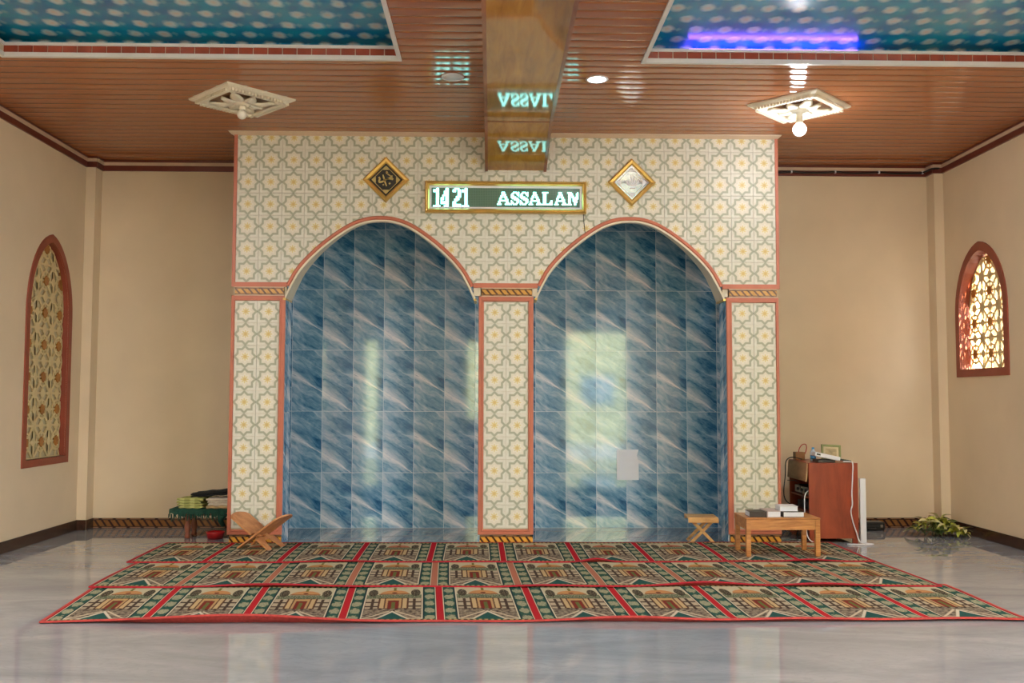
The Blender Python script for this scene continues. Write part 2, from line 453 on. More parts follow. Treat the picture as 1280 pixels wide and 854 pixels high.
def arch_pts(hw, z0, zs, zt, n=12, rnd_=0.6):
    """pointed arch outline as (offset, z), from bottom left over the point to bottom right"""
    h = zt - zs; Rr = (h * h + hw * hw) / (2 * hw)
    L = [(-hw, z0)]
    a1 = math.atan2(h, Rr - hw) if True else 0
    for i in range(n + 1):
        a = math.pi / 2 * i / n; x = -hw * math.cos(a)
        g = math.sqrt(max(0.0, Rr * Rr - (x - (Rr - hw)) ** 2)); L.append((x, zs + rnd_ * h * math.sin(a) + (1 - rnd_) * g))
    return L + [(-x, z) for x, z in reversed(L[:-1])]

def side_wall(name, X0, X1, openings):
    """slab between X0 and X1 along Y with pointed openings [(yc, hw, z0, zs, zt)]"""
    mb = MB(); ys = [YF]
    for (yc, hw, z0, zs, zt) in openings:
        mb.box(X0, X1, ys[-1], yc - hw, 0, 4.6)
        mb.box(X0, X1, yc - hw, yc + hw, 0, z0)
        P = arch_pts(hw, z0, zs, zt)[1:-1]
        for i in range(len(P) - 1):
            (a, za), (b, zb) = P[i], P[i + 1]
            mb.prism([(yc + a, za), (yc + b, zb), (yc + b, 4.6), (yc + a, 4.6)], 'x', X0, X1)
        ys.append(yc + hw)
    mb.box(X0, X1, ys[-1], YB, 0, 4.6)
    return struct(mb.build(name, WALL, merge=False))
WIN_L = (10.195, 0.445, 0.86, 2.38, 3.14)
WIN_R = (10.205, 0.465, 1.83, 2.45, 3.115)
NEAR_L = [(1.2, 0.6, 0.5, 2.4, 3.2)]; NEAR_R = [(0.2, 0.9, 0.4, 2.3, 3.3), (2.7, 0.9, 0.4, 2.3, 3.3)]  # unseen openings; the right pair added to bring in fill light
WLf = side_wall('wall_left', XL - 0.25, XL, NEAR_L + [WIN_L])
WRt = side_wall('wall_right', XR, XR + 0.25, NEAR_R + [WIN_R])

# wall behind the camera with the tall open doorway and a narrow one
mb = MB(); DX0, DX1, DZ = 1.78, 3.42, 3.2
for a, b in ((XL, -3.12), (-2.82, -0.6), (-0.1, DX0), (DX1, XR)): mb.box(a, b, YF - 0.2, YF, 0, 4.6)
mb.box(-3.12, -2.82, YF - 0.2, YF, 2.9, 4.6); mb.box(-0.6, -0.1, YF - 0.2, YF, 0, 1.0); mb.box(-0.6, -0.1, YF - 0.2, YF, 2.9, 4.6); mb.box(DX0, DX1, YF - 0.2, YF, DZ, 4.6)
struct(mb.build('wall_front', WALL, merge=False))
mb = MB()
for a in (DX0, DX1 - 0.07): mb.box(a, a + 0.07, YF - 0.18, YF + 0.02, 0, DZ)
mb.box(DX0, DX1, YF - 0.18, YF + 0.02, DZ - 0.07, DZ)
struct(mb.build('door_1', DOORWOOD, merge=False))
portal('door_portal', ((DX0 + DX1) / 2, YF - 0.1, DZ / 2), DX1 - DX0, DZ, (0, 1, 0))
portal('side_portal', (-2.97, YF - 0.1, 1.45), 0.3, 2.9, (0, 1, 0))
for yc, hw, z0, zs, zt in NEAR_L: portal('left_portal', (XL - 0.2, yc, (z0 + zt) / 2), 2 * hw, zt - z0, (1, 0, 0))
for yc, hw, z0, zs, zt in NEAR_R: portal('right_portal', (XR + 0.2, yc, (z0 + zt) / 2), 2 * hw, zt - z0, (-1, 0, 0))
# yard outside
struct(MB().box(-30, 30, -30, 40, -0.3, -0.12).build('ground', CONCRETE))
hs = thing('house', 'pale yellow house across the yard behind the doorway', 'house', (4, -14, 0))
MB().box(-9, 11.6, -16, -12, -0.12, 9.0).build('facade', HOUSE, hs)  # height and width set to block the sun from door and near openings
for x0 in (0.2, 3.2, 6.2, 9.0): MB().box(x0, x0 + 1.2, -12.02, -11.9, 1.3, 2.3).build('window', plain('dull_glass', (150, 168, 176), 0.3) if x0 == 0.2 else bpy.data.materials['dull_glass'], hs)
MB().box(-9.4, 11.9, -16.4, -11.6, 9.0, 9.3).build('roof', BRICKRED, hs)

nh = thing('lattice_backdrop', 'tan backdrop wall added for the golden tone in the right lattice window', 'wall', (9.6, 12, 0))
MB().box(9.5, 9.8, 5.0, 24.0, -0.12, 7.0).build('wall_face', plain('tan_backdrop_render', (120, 86, 44), 0.9, var=0.15, scale=2.0), nh)  # backdrop added so the lattice holes look golden instead of sky white

# ================================================================== ceiling
COF = [(-3.97, -0.768), (1.245, 4.45)]; CY0, CY1 = 4.5, 7.69
ceil = struct(MB().box(XL - 0.25, XR + 0.25, YF - 0.2, YB + 0.2, 4.6, 4.75).build('ceiling', CEIL))
PITCH_P = 0.29
def panel_mesh(y0, y1):
    mb = MB(); prof = []
    nr = 2; wd = (y1 - y0) / nr
    for k in range(nr):
        b = y0 + k * wd
        prof += [(b, ZC + 0.007), (b + 0.007, ZC)]
        for i in range(1, 6):
            t = i / 6; prof.append((b + 0.007 + (wd - 0.014) * t, ZC - 0.0011 * math.sin(math.pi * t)))
        prof += [(b + wd - 0.007, ZC)]
    prof.append((y1, ZC + 0.007))
    return prof
def ceil_panel(y0, y1, x0, x1):
    pr = panel_mesh(y0, y1); mb = MB()
    mb.rings([[(x0, y, z) for y, z in pr], [(x1, y, z) for y, z in pr]], closed=False, cap=False, smooth=True)
    o = mb.build('ceiling_panel', CEIL, ceil)
    return o
y = YB; rows = []
while y > YF + 0.01:
    rows.append((max(YF, y - PITCH_P), y)); y -= PITCH_P
for a, b in rows:
    mid = (a + b) / 2
    if b <= CY1 + 0.05 and a >= CY0 - 0.05: segs = [(XL, COF[0][0]), (COF[0][1], COF[1][0]), (COF[1][1], XR)]
    else: segs = [(XL, XR)]
    aa, bb = a, b
    for s0, s1 in segs: ceil_panel(aa, bb, s0, s1)
inner = [r for r in rows if r[1] <= CY1 + 0.05 and r[0] >= CY0 - 0.05]
CY1 = inner[0][1]; CY0 = inner[-1][0]
# raised fields
for ci, (x0, x1) in enumerate(COF):
    fld = MB().box(x0 - 0.15, x1 + 0.15, CY0 - 0.15, CY1 + 0.15, 4.445, 4.47).build('flower_field', FLORAL, ceil)
    MB().rings([[(x0, CY0, z), (x1, CY0, z), (x1, CY1, z), (x0, CY1, z)] for z in (4.285, 4.36)], cap=False, smooth=False).build('cove_riser', GROUT, fld)
    mb = MB()
    def ring(mb, o0, o1, z0, z1):
        mb.box(x0 - o1, x1 + o1, CY1 + o0, CY1 + o1, z0, z1); mb.box(x0 - o1, x1 + o1, CY0 - o1, CY0 - o0, z0, z1)
        mb.box(x0 - o1, x0 - o0, CY0 - o0, CY1 + o0, z0, z1); mb.box(x1 + o0, x1 + o1, CY0 - o0, CY1 + o0, z0, z1)
    ring(mb, -0.012, 0.022, ZC - 0.014, 4.292); mb.build('lower_trim', WHITETRIM, fld)
    mb = MB(); ring(mb, -0.02, 0.002, 4.348, 4.372); mb.build('upper_trim', WHITETRIM, fld)
    MB().rings([[(x0 - 0.14, CY0 - 0.14, z), (x1 + 0.14, CY0 - 0.14, z), (x1 + 0.14, CY1 + 0.14, z), (x0 - 0.14, CY1 + 0.14, z)] for z in (4.36, 4.446)], cap=False, smooth=False).build('cove_back', FLORAL, fld)
    nt = 27; wd = (x1 - x0) / nt
    tm = MB().box(-wd / 2 + 0.004, wd / 2 - 0.004, -0.004, 0.004, 4.2935, 4.347).mesh('cove_tile', BRICKRED)
    for k in range(nt): place('cove_tile', tm, fld, (x0 + wd * (k + .5), CY1 - 0.004, 0))
# blue led strip lying in the cove of the right field
ls = thing('led_strip', 'violet blue light strip glowing in the right ceiling cove', 'light strip', (2.5, CY1 + 0.05, 4.365))
MB().box(1.62, 3.05, CY1 + 0.035, CY1 + 0.05, 4.374, 4.38).build('strip_base', WHITEP, ls)
MB().tube([(1.63, CY1 + 0.06, 4.386), (3.04, CY1 + 0.06, 4.386)], 0.016, 8).build('glow_tube', emit('violet_glow', (0.22, 0.08, 1, 1), 20), ls)

# beam: level underside, then a haunch sloping down to the arch wall
BX0, BX1 = -0.077, 0.566
beam = MB().prism([(YF, 4.108), (8.9, 4.108), (D + 0.03, 3.88), (D + 0.03, 4.3), (YF, 4.3)], 'x', BX0 + 0.004, BX1 - 0.004).build('beam', BEAMW, ceil)
for a in (BX0, BX1 - 0.03):
    MB().prism([(YF, 4.1), (8.899, 4.1), (D - 0.002, 3.872), (D - 0.002, 3.9), (8.9, 4.128), (YF, 4.128)], 'x', a, a + 0.03).build('beam_edge', BEAMEDGE, beam)
MB().box(BX0 + 0.03, BX1 - 0.03, 8.893, 8.907, 4.102, 4.112).build('beam_joint', BEAMEDGE, beam)

# crown mouldings
def crown(mb0, mb1, pts):
    pass
PX0, PX1, PY = -4.57, 5.18, 10.995           # corner pilasters
tl = MB().box(XL, PX0, PY, YB, 0, ZC).build('pilaster', WALL, WLf)
tr = MB().box(PX1, XR, PY, YB, 0, ZC).build('pilaster', WALL, WRt)
def run(name, segs):
    """segs: list of (axis, fixed, a, b, sign) ; board + cream cove + dark strip for ceiling shade as one trim with a child"""
    b = MB(); c = MB()
    for ax, f, a0, a1, sg in segs:
        for mb, th, z0, z1 in ((b, 0.022, 4.145, 4.207), (c, 0.034, 4.207, 4.243), (b, 0.02, 4.243, ZC + 0.002)):  # top strip above the cove is dark red in place of the ceiling's shade
            lo, hi = sorted((f, f + sg * th))
            if ax == 'y': mb.box(lo, hi, a0, a1, z0, z1)
            else: mb.box(a0, a1, lo, hi, z0, z1)
    o = struct(b.build(name, CROWNRED, merge=False)); c.build('cove_moulding', CREAMTRIM, o, merge=False); return o
run('trim_1', [('y', XL, YF, PY, 1), ('x', PY, XL, PX0 + 0.022, -1), ('y', PX0, PY, YB, 1), ('x', YB, PX0, -2.69, -1)])
run('trim_2', [('y', XR, YF, PY, -1), ('x', PY, PX1 - 0.022, XR, -1), ('y', PX1, PY, YB, -1), ('x', YB, 2.99, PX1, -1)])
# skirting: separate tiles
def skirt(name, segs, mat, H=0.115):
    root = None
    for ax, f, a0, a1, sg in segs:
        n = max(1, round(abs(a1 - a0) / 0.4)); w_ = (a1 - a0) / n
        for k in range(n):
            p, q = a0 + w_ * k + 0.001, a0 + w_ * (k + 1) - 0.001
            lo, hi = sorted((f, f + sg * 0.012)); mb = MB()
            if ax == 'y': mb.box(lo, hi, p, q, 0, H)
            else: mb.box(p, q, lo, hi, 0, H)
            if root is None: root = struct(mb.build(name, mat))
            else: mb.build('skirting_tile', mat, root)
skirt('baseboard_left', [('y', XL, 3.0, PY, 1), ('x', PY, XL, PX0, -1), ('y', PX0, PY, YB, 1)], SKIRTD)
skirt('baseboard_right', [('y', XR, 3.0, PY, -1), ('x', PY, PX1, XR, -1), ('y', PX1, PY, YB, -1)], SKIRTD)
skirt('baseboard_back', [('x', YB, PX0, -2.69, -1), ('x', YB, 2.99, PX1, -1)], SKIRT)

# ================================================================== side windows with star lattice
M = Mat('cream_lattice_block', lin(228, 208, 158), 0.6)
tn = M.t.nodes.new('ShaderNodeBsdfTranslucent'); tn.inputs[0].default_value = lin(236, 206, 140); ms = M.t.nodes.new('ShaderNodeMixShader'); ms.inputs[0].default_value = 0.16
M.t.links.new(M.b.outputs[0], ms.inputs[1]); M.t.links.new(tn.outputs[0], ms.inputs[2]); M.t.links.new(ms.outputs[0], M.t.nodes['Material Output'].inputs['Surface'])
LAT = M.m
STARB = plain('amber_star', (176, 116, 48), 0.5, var=0.1)
def lattice_window(name, X, sg, spec, ow, backing, dep):
    yc, hw, z0, zs, zt = spec
    # trim board on the wall
    P = arch_pts(hw, z0, zs, zt); Q = arch_pts(hw + ow, z0 - ow, zs, zt + ow * 1.15)
    mb = MB(); x0, x1 = X - sg * 0.004, X + sg * 0.014
    n = len(P)
    for i in range(n - 1):
        a, b, c, d = P[i], P[i + 1], Q[i + 1], Q[i]
        pr = [(yc + p[0], p[1]) for p in (a, b, c, d)]
        mb.prism(pr, 'x', x0, x1)
    mb.prism([(yc + P[0][0], P[0][1]), (yc + P[-1][0], P[-1][1]), (yc + Q[-1][0], Q[-1][1]), (yc + Q[0][0], Q[0][1])], 'x', x0, x1)
    win = struct(mb.build(name, WINRED, merge=False))
    # reveal lining
    mb = MB(); ds = -sg
    rr = [[(X - sg * d_, yc + p[0] * 0.995, p[1] if i else p[1]) for i, p in enumerate(P)] for d_ in (0.0, dep + 0.04)]
    mb.rings(rr, closed=True, cap=False, smooth=False); mb.build('reveal', WINRED, win)
    # lattice blocks, clipped to the arch
    xa0, xb = X - sg * dep, X - sg * (dep + 0.014)
    p_ = 0.34; cols = [yc - p_, yc, yc + p_] if False else [yc - p_ * 1.0 + 0.01, yc + 0.01, yc + p_ + 0.01]
    def zarch(off):
        off = abs(off)
        for (a, za), (b, zb) in zip(P[1:], P[2:]):
            if a <= -off <= b: return za + (zb - za) * ((-off - a) / max(b - a, 1e-6))
        return z0
    z = z0; jit = [0]
    while z < zt:
        for c in cols:
            cz = z + p_ / 2
            mb = MB()
            def lump(pts, mi=0, t=0.02):
                jit[0] += 1; xa = xa0 - sg * 0.0003 * (jit[0] % 17)
                pts = [(c + u, cz + v) for u, v in pts]
                if any(not (yc - hw < q[0] < yc + hw) for q in pts):
                    pts = [(min(max(q[0], yc - hw + 0.002), yc + hw - 0.002), q[1]) for q in pts]
                pts = [(q[0], min(q[1], zarch(q[0] - yc))) for q in pts]
                if max(q[0] for q in pts) - min(q[0] for q in pts) < 0.006 or max(q[1] for q in pts) - min(q[1] for q in pts) < 0.006: return
                mb.prism(pts, 'x', xa if mi == 0 else xa0 + sg * (0.004 + 0.001 * (jit[0] % 2)), xb - sg * 0.0003 * (jit[0] % 7), mi)
            def bar(a, b, wd, mi=0):
                a = Vector(a); b = Vector(b); n_ = Vector((-(b - a).y, (b - a).x)).normalized() * wd / 2
                lump([a + n_, b + n_, b - n_, a - n_], mi)
            h = p_ / 2
            # rim with round corner bosses
            for a, b in (((-h, -h), (h, -h)), ((h, -h), (h, h)), ((h, h), (-h, h)), ((-h, h), (-h, -h))): bar(a, b, 0.022)
            lump([(0.045 * math.cos(k * math.pi / 4 + .39) - h, 0.045 * math.sin(k * math.pi / 4 + .39)) for k in range(8)])
            lump([(0.05 * math.cos(k * math.pi / 4 + .39), h + 0.05 * math.sin(k * math.pi / 4 + .39)) for k in range(8)])
            lump([(0.06 * math.cos(k * math.pi / 4 + .39) - h, h + 0.06 * math.sin(k * math.pi / 4 + .39)) for k in range(8)])
            # ogee spokes
            for k in range(8):
                a = k * math.pi / 4; e = h if k % 2 == 0 else h * 1.32
                bar((0.05 * math.cos(a), 0.05 * math.sin(a)), (e * math.cos(a), e * math.sin(a)), 0.03 if k % 2 else 0.02)
            for k in range(8):
                a, b = k * math.pi / 4, (k + 1) * math.pi / 4
                bar((0.105 * math.cos(a), 0.105 * math.sin(a)), (0.105 * math.cos(b), 0.105 * math.sin(b)), 0.02)
            for k in range(4):      # eight pointed star, two squares
                pass
            for rot in (0, math.pi / 4):
                lump([(0.058 * math.cos(rot + k * math.pi / 2), 0.058 * math.sin(rot + k * math.pi / 2)) for k in range(4)], 1)
            if mb.f: mb.build('lattice_block', [LAT, STARB], win, merge=False)
        z += p_
    if backing:
        mb = MB(); pts = [(yc + a, b) for a, b in P]
        mb.prism(pts, 'x', X - sg * (dep + 0.024), X - sg * (dep + 0.034)); mb.build('backing_board', backing, win)
    return win
BACKB = plain('pale_backing', (206, 190, 152), 0.7, var=0.05)
lattice_window('window_1', XL, 1, WIN_L, 0.075, BACKB, 0.05)
lattice_window('window_2', XR, -1, WIN_R, 0.085, None, 0.105)
portal('lattice_portal', (XR + 0.3, WIN_R[0], 2.45), 1.0, 1.5, (-1, 0, 0))

# ================================================================== the twin arch wall
mih = thing('mihrab', 'twin arched prayer niche wall clad in cream star tiles', 'prayer niche', (0.15, D, 0))
FX0, FX1, SLAB0, SLAB1 = -2.663, 2.985, D + 0.012, D + 0.30
SLABT = D + 0.045
T = [(0, 0), (0.15, 0.018), (0.33, 0.105), (0.57, 0.32), (0.76, 0.545), (0.905, 0.77), (1, 1)]
def prof(t):
    t = min(abs(t), 1.0)
    for (a, fa), (b, fb) in zip(T, T[1:]):
        if t <= b:
            k = (t - a) / (b - a); i = T.index((a, fa))
            s0 = (T[i + 1][1] - T[max(i - 1, 0)][1]) / (T[i + 1][0] - T[max(i - 1, 0)][0]) if i else 0.0
            j = min(i + 2, len(T) - 1); s1 = (T[j][1] - fa) / (T[j][0] - a)
            h = b - a
            return (2*k**3 - 3*k*k + 1) * fa + (k**3 - 2*k*k + k) * h * s0 + (-2*k**3 + 3*k*k) * fb + (k**3 - k*k) * h * s1
    return 1.0
ARCH = [(-1.161, 0.97, 3.388, 2.665), (1.4435, 0.97, 3.395, 2.675)]
def arch_z(x, grow=0.0):
    z = -9
    for c, hw, zt, zs in ARCH:
        if abs(x - c) < hw + grow: z = max(z, zt + grow - (zt - zs) * prof((x - c) / (hw + grow)))
    return z
# solid behind the tiles
mb = MB(); xs = []
for c, hw, zt, zs in ARCH: xs += [c - hw + 2 * hw * k / 36 for k in range(37)]
xs = sorted([FX0, FX1] + xs)
for a, b in zip(xs, xs[1:]):
    if b - a < 1e-4: continue
    mxx = (a + b) / 2
    inarch = arch_z(mxx) > 0
    za, zb = (arch_z(a + 1e-6), arch_z(b - 1e-6)) if inarch else (2.56, 2.56)
    mb.prism([(a, za), (b, zb), (b, 4.27), (a, 4.27)], 'y', SLAB0, SLABT)
fac = mb.build('arch_facade', SOFFIT, mih, merge=False)
pit = 0.2353; X0T = -2.545; rows_z = [4.2145 - 0.2345 * k for k in range(7)]
G = 0.0012
full = {}
def tile_poly(cx, cz, hx, hz, zmax, nx=8):
    """strip quads of a star tile clipped by arches and the cornice"""
    mb = MB(); xs = [cx - hx + G + (2 * hx - 2 * G) * k / nx for k in range(nx + 1)]
    lo = [max(cz - hz + G, arch_z(x, 0.0)) for x in xs]; hi = min(cz + hz - G, zmax)
    y0, y1 = D, SLAB0
    okc = 0
    for i in range(nx):
        a, b = lo[i], lo[i + 1]
        if a >= hi - 1e-4 and b >= hi - 1e-4: continue
        a, b = min(a, hi), min(b, hi); okc += 1
        pts = [(xs[i], a), (xs[i + 1], b), (xs[i + 1], hi), (xs[i], hi)]
        mb.face([(p[0], y0, p[1]) for p in pts], [(p[0] - cx, p[1] - cz) for p in pts])
        for p, q in ((pts[0], pts[1]), (pts[2], pts[3])): mb.face([(p[0], y0, p[1]), (p[0], y1, p[1]), (q[0], y1, q[1]), (q[0], y0, q[1])], [(0.1, 0.1)] * 4)
        if i == 0 or lo[i - 1] >= hi: mb.face([(xs[i], y0, a), (xs[i], y0, hi), (xs[i], y1, hi), (xs[i], y1, a)], [(0.1, 0.1)] * 4)
        if i == nx - 1 or lo[min(i + 1, nx)] >= hi: mb.face([(xs[i + 1], y0, b), (xs[i + 1], y0, hi), (xs[i + 1], y1, hi), (xs[i + 1], y1, b)], [(0.1, 0.1)] * 4)
    return mb if okc else None
def full_tile(hx, hz):
    mb = MB(); c = 0.0012; t = SLAB0 - D
    o = [(-hx + G, -hz + G), (hx - G, -hz + G), (hx - G, hz - G), (-hx + G, hz - G)]
    i_ = [(-hx + G + c, -hz + G + c), (hx - G - c, -hz + G + c), (hx - G - c, hz - G - c), (-hx + G + c, hz - G - c)]
    mb.face([(p[0], 0, p[1]) for p in i_], i_)
    for k in range(4):
        j = (k + 1) % 4
        mb.face([(i_[k][0], 0, i_[k][1]), (i_[j][0], 0, i_[j][1]), (o[j][0], c, o[j][1]), (o[k][0], c, o[k][1])], [i_[k], i_[j], o[j], o[k]])
        mb.face([(o[k][0], c, o[k][1]), (o[j][0], c, o[j][1]), (o[j][0], t, o[j][1]), (o[k][0], t, o[k][1])], [o[k], o[j], o[j], o[k]])
    return mb.mesh('star_tile', STAR)
ft = full_tile(pit / 2, 0.2345 / 2)
def put_tile(parent, me, x, z): place('star_tile', me, parent, (x - 0.15, 0.0, z))
for rz in rows_z:
    for k in range(24):
        cx = X0T + pit * k
        lo = max(arch_z(cx - pit / 2 + 2 * pit / 2 * q / 8) for q in range(9))
        if rz < 4.1 and lo < rz - 0.117: put_tile(fac, ft, cx, rz)
        else:
            mb = tile_poly(cx, rz, pit / 2, 0.2345 / 2, 4.252)
            if mb: mb.build('star_tile', STAR, fac)
# cornice
mb = MB()
rr = []
for o, z in ((0.0, 4.236), (0.012, 4.24), (0.05, 4.262), (0.055, ZC + 0.004)):
    rr.append([(FX0 - 0.03 - o, D - o - 0.004, z), (FX1 + 0.005 + o, D - o - 0.004, z), (FX1 + 0.005 + o, D + 0.05, z), (FX0 - 0.03 - o, D + 0.05, z)])
mb.rings(rr, smooth=False); mb.build('cornice', CREAMTRIM, mih)
# coral mouldings of the upper part
def strip(mb, p, q, wd, y0=D - 0.014, y1=D + 0.012, side=0.0):
    p = Vector(p); q = Vector(q); d = (q - p).normalized(); n_ = Vector((-d.y, d.x))
    a = [p + n_ * (side - wd / 2), q + n_ * (side - wd / 2), q + n_ * (side + wd / 2), p + n_ * (side + wd / 2)]
    mb.prism([(v_.x, v_.y) for v_ in a], 'y', y0, y1)
mb = MB()
mb.box(FX0 - 0.03, FX0 + 0.004, D - 0.014, D + 0.012, 2.645, 4.24); mb.build('side_moulding', CORAL, mih); mb = MB()
mb.box(FX1 - 0.004, FX1 + 0.026, D - 0.014, D + 0.012, 2.645, 4.24); mb.build('side_moulding', CORAL, mih)
L_, R_ = ARCH
for a, b in ((FX0 - 0.03, L_[0] - L_[1] + 0.004), (L_[0] + L_[1] - 0.004, R_[0] - R_[1] + 0.004), (R_[0] + R_[1] - 0.004, FX1 + 0.026)): MB().box(a, b, D - 0.016, D + 0.012, 2.645, 2.692).build('lower_moulding', CORAL, mih)
def arch_line(c, hw, zt, zs, inset, n=48, ext=0.0):
    pts = []
    for k in range(n + 1):
        t = -1 + 2 * k / n; t = math.copysign(abs(t) ** 0.9, t)
        pts.append(Vector((c + hw * t, zt - (zt - zs) * prof(t))))
    out = []
    for k, p in enumerate(pts):
        d = (pts[min(k + 1, n)] - pts[max(k - 1, 0)]).normalized(); out.append(p + Vector((d.y, -d.x)) * inset)
    if ext:
        d0 = (out[0] - out[1]).normalized(); d1 = (out[-1] - out[-2]).normalized()
        d0 = Vector((-0.42, -0.9)); d1 = Vector((0.42, -0.9))
        out = [out[0] + d0 * ext] + out + [out[-1] + d1 * ext]
    return out
for ar in ARCH:
    A_, B_ = arch_line(*ar, -0.004), arch_line(*ar, 0.036)
    n = len(A_); mb = MB()
    mid = [(a * 0.5 + b * 0.5) for a, b in zip(A_, B_)]
    rings_ = []
    for a, b in zip(A_, B_):
        q = lambda t, y: (a.x + (b.x - a.x) * t, y, a.y + (b.y - a.y) * t)
        rings_.append([q(0, D + 0.01), q(0, D - 0.008), q(0.25, D - 0.018), q(0.75, D - 0.018), q(1, D - 0.008), q(1, D + 0.01)])
    mb.rings(rings_, smooth=False); mb.build('arch_moulding', CORAL, mih)
    sd_ = lambda p: D + 0.05 + 0.26 * min(1.0, abs(p.x - ar[0]) / ar[1]) ** 2.2
    A_, B_ = arch_line(*ar, 0.036, ext=0.135), arch_line(*ar, 0.056, ext=0.135)
    mb = MB(); rings_ = [[(a.x, D - 0.012, a.y), (b.x, D - 0.012, b.y), (b.x, sd_(b), b.y), (a.x, sd_(b), a.y)] for a, b in zip(A_, B_)]
    so = mb.rings(rings_, smooth=False).build('arch_soffit', SOFFIT, mih)
    mb = MB()
    for e in (0, -1):
        a, b = A_[e], B_[e]; mb.box(min(a.x, b.x) - 0.004, max(a.x, b.x) + 0.004, D - 0.015, SLAB1 + 0.01, a.y - 0.018, a.y + 0.002)
    mb.build('soffit_end', GOLD, so, merge=False)
# pillars
PIL = [(-2.693, -2.137, -2.4265), (-0.137, 0.433, 0.148), (2.449, 2.998, 2.7355)]
pm = full_tile(0.2355 / 2, 0.2339 / 2)
for pi_, (a, b, c) in enumerate(PIL):
    ce = D + 0.012
    pl = MB().box(a + 0.02, b - 0.012, ce, SLAB1, 0.0, 2.64).build('pillar', SOFFIT, mih)
    for col in (-0.5, 0.5):
        for k in range(10): put_tile(pl, pm, c + col * 0.2355, 2.388 - 0.2339 * k)
    mb = MB(); i0, i1 = c - 0.2365, c + 0.2365
    rr = []
    for o, yv in ((0, D + 0.012), (0, D - 0.008), (0.006, D - 0.014), (0.3, D - 0.014), (0.62, D - 0.014), (0.7, D - 0.021), (0.9, D - 0.021), (1, D - 0.012), (1, D + 0.004)):
        if 0 < o < 0.01: o = 0.12
        l_, r_, b_, t_ = a + (i0 + 0.006 - a) * o, b - (b - i1 + 0.006) * o, 0.1 + 0.054 * o, 2.553 - 0.053 * o
        rr.append([(l_, yv, b_), (r_, yv, b_), (r_, yv, t_), (l_, yv, t_)])
    mb.rings(rr, cap=False, smooth=False); mb.build('frame_moulding', CORAL, pl)
    # rope band and base, as tiles
    n = 2
    for nm, x0, x1, z0, z1, mt in (('band_tile', a + 0.03, b - 0.015, 2.5605, 2.638, ROPEB), ('base_tile', a + 0.02, b - 0.004, 0.001, 0.095, ROPE)):
        wd = (x1 - x0) / n
        for k in range(n):
            p, q = x0 + wd * k + 0.0008, x0 + wd * (k + 1) - 0.0008
            mb = MB(); mb.box(p, q, D - 0.004, D + 0.012, z0, z1)
            for i, f in enumerate(mb.f): mb.uv[i] = [(mb.v[j].x, mb.v[j].z - z0) for j in f]
            mb.build(nm, mt, pl)
    mb = MB(); mb.box(a + 0.025, b - 0.012, D - 0.012, D + 0.012, 2.636, 2.648); mb.box(a + 0.025, b - 0.012, D - 0.012, D + 0.012, 2.551, 2.561)
    mb.build('band_lip', CREAMTRIM, pl, merge=False)
    # marble clad jambs
    for x, sg in ((a, 1), (b, -1)):
        if (pi_ == 0 and sg == 1) or (pi_ == 2 and sg == -1): continue
        for k in range(4):
            z0, z1 = max(0, 0.634 + 0.7086 * (k - 1)), min(2.545, 0.634 + 0.7086 * k)
            lo, hi = sorted((x, x + sg * 0.012)); MB().box(lo, hi, D + 0.013, SLAB1 + 0.01, z0 + 0.001, z1 - 0.001).build('jamb_tile', MARBLE, pl)
# niche back and sides in marble tiles
nb = MB().box(-2.672, 2.99, YB - 0.0136, YB - 0.006, 0, 4.2).build('niche_wall', JOINT, mih)
for k in range(16):
    for r_ in range(7):
        x0 = 0.514 + 0.354 * (k - 9); z0 = 0.634 + 0.7086 * (r_ - 1)
        z0c, z1c = max(z0, 0.0), z0 + 0.7086
        if z0c > 4.0: continue
        mb = MB(); mb.box(x0 + 0.0024, x0 + 0.354 - 0.0024, YB - 0.0145, YB - 0.009, z0c + 0.0024, z1c - 0.0024)
        mb.build('marble_tile', MARBLE, nb)
mb = MB(); mb.box(-2.69, -2.672, SLAB1, YB, 0, 4.27); mb.box(2.985, 3.0, SLAB1, YB, 0, 4.27)
mb.build('niche_side', MARBLE, mih, merge=False)
MB().box(-2.68, 2.99, SLABT, YB, 4.2, 4.265).build('niche_top', SOFFIT, mih)

# ================================================================== things on the arch wall
sg_ = thing('led_sign', 'gold framed running text board lit with cyan time and greeting', 'sign', (0.14, D - 0.03, 3.59))
SX0, SX1, SZ0, SZ1 = -0.70, 0.982, 3.424, 3.757
mb = MB(); fw = 0.045
prof_f = [(0, D - 0.001), (0, D - 0.05), (0.012, D - 0.062), (0.024, D - 0.052), (0.032, D - 0.058), (0.045, D - 0.04), (0.045, D - 0.012)]
rr = []
for o, yv in prof_f: rr.append([(SX0 + o, yv, SZ0 + o), (SX1 - o, yv, SZ0 + o), (SX1 - o, yv, SZ1 - o), (SX0 + o, yv, SZ1 - o)])
mb.rings(rr, cap=False, smooth=False); mb.build('frame', GOLD, sg_)
rr = [[(SX0 + o, yv, SZ0 + o), (SX1 - o, yv, SZ0 + o), (SX1 - o, yv, SZ1 - o), (SX0 + o, yv, SZ1 - o)] for o, yv in ((0.04, D - 0.035), (0.066, D - 0.028), (0.066, D - 0.012))]
MB().rings(rr, cap=False, smooth=False).build('inner_border', WHITEP, sg_)
M = Mat('dark_led_panel', lin(64, 84, 76), 0.18, spec=0.6); u, v = M.uv()
dots = ((u / 0.0125).frac() - 0.5).abs().max(((v / 0.0125).frac() - 0.5).abs()).below(0.3, 0.1)
M.set('Base Color', colmix(M.t, dots, lin(92, 124, 108), lin(60, 92, 80)))
MB().box(SX0 + 0.06, SX1 - 0.06, D - 0.02, D - 0.01, SZ0 + 0.06, SZ1 - 0.06).build('screen', M.m, sg_)
LED = emit('cyan_led', (0.32, 1.0, 0.9, 1), 4.0)
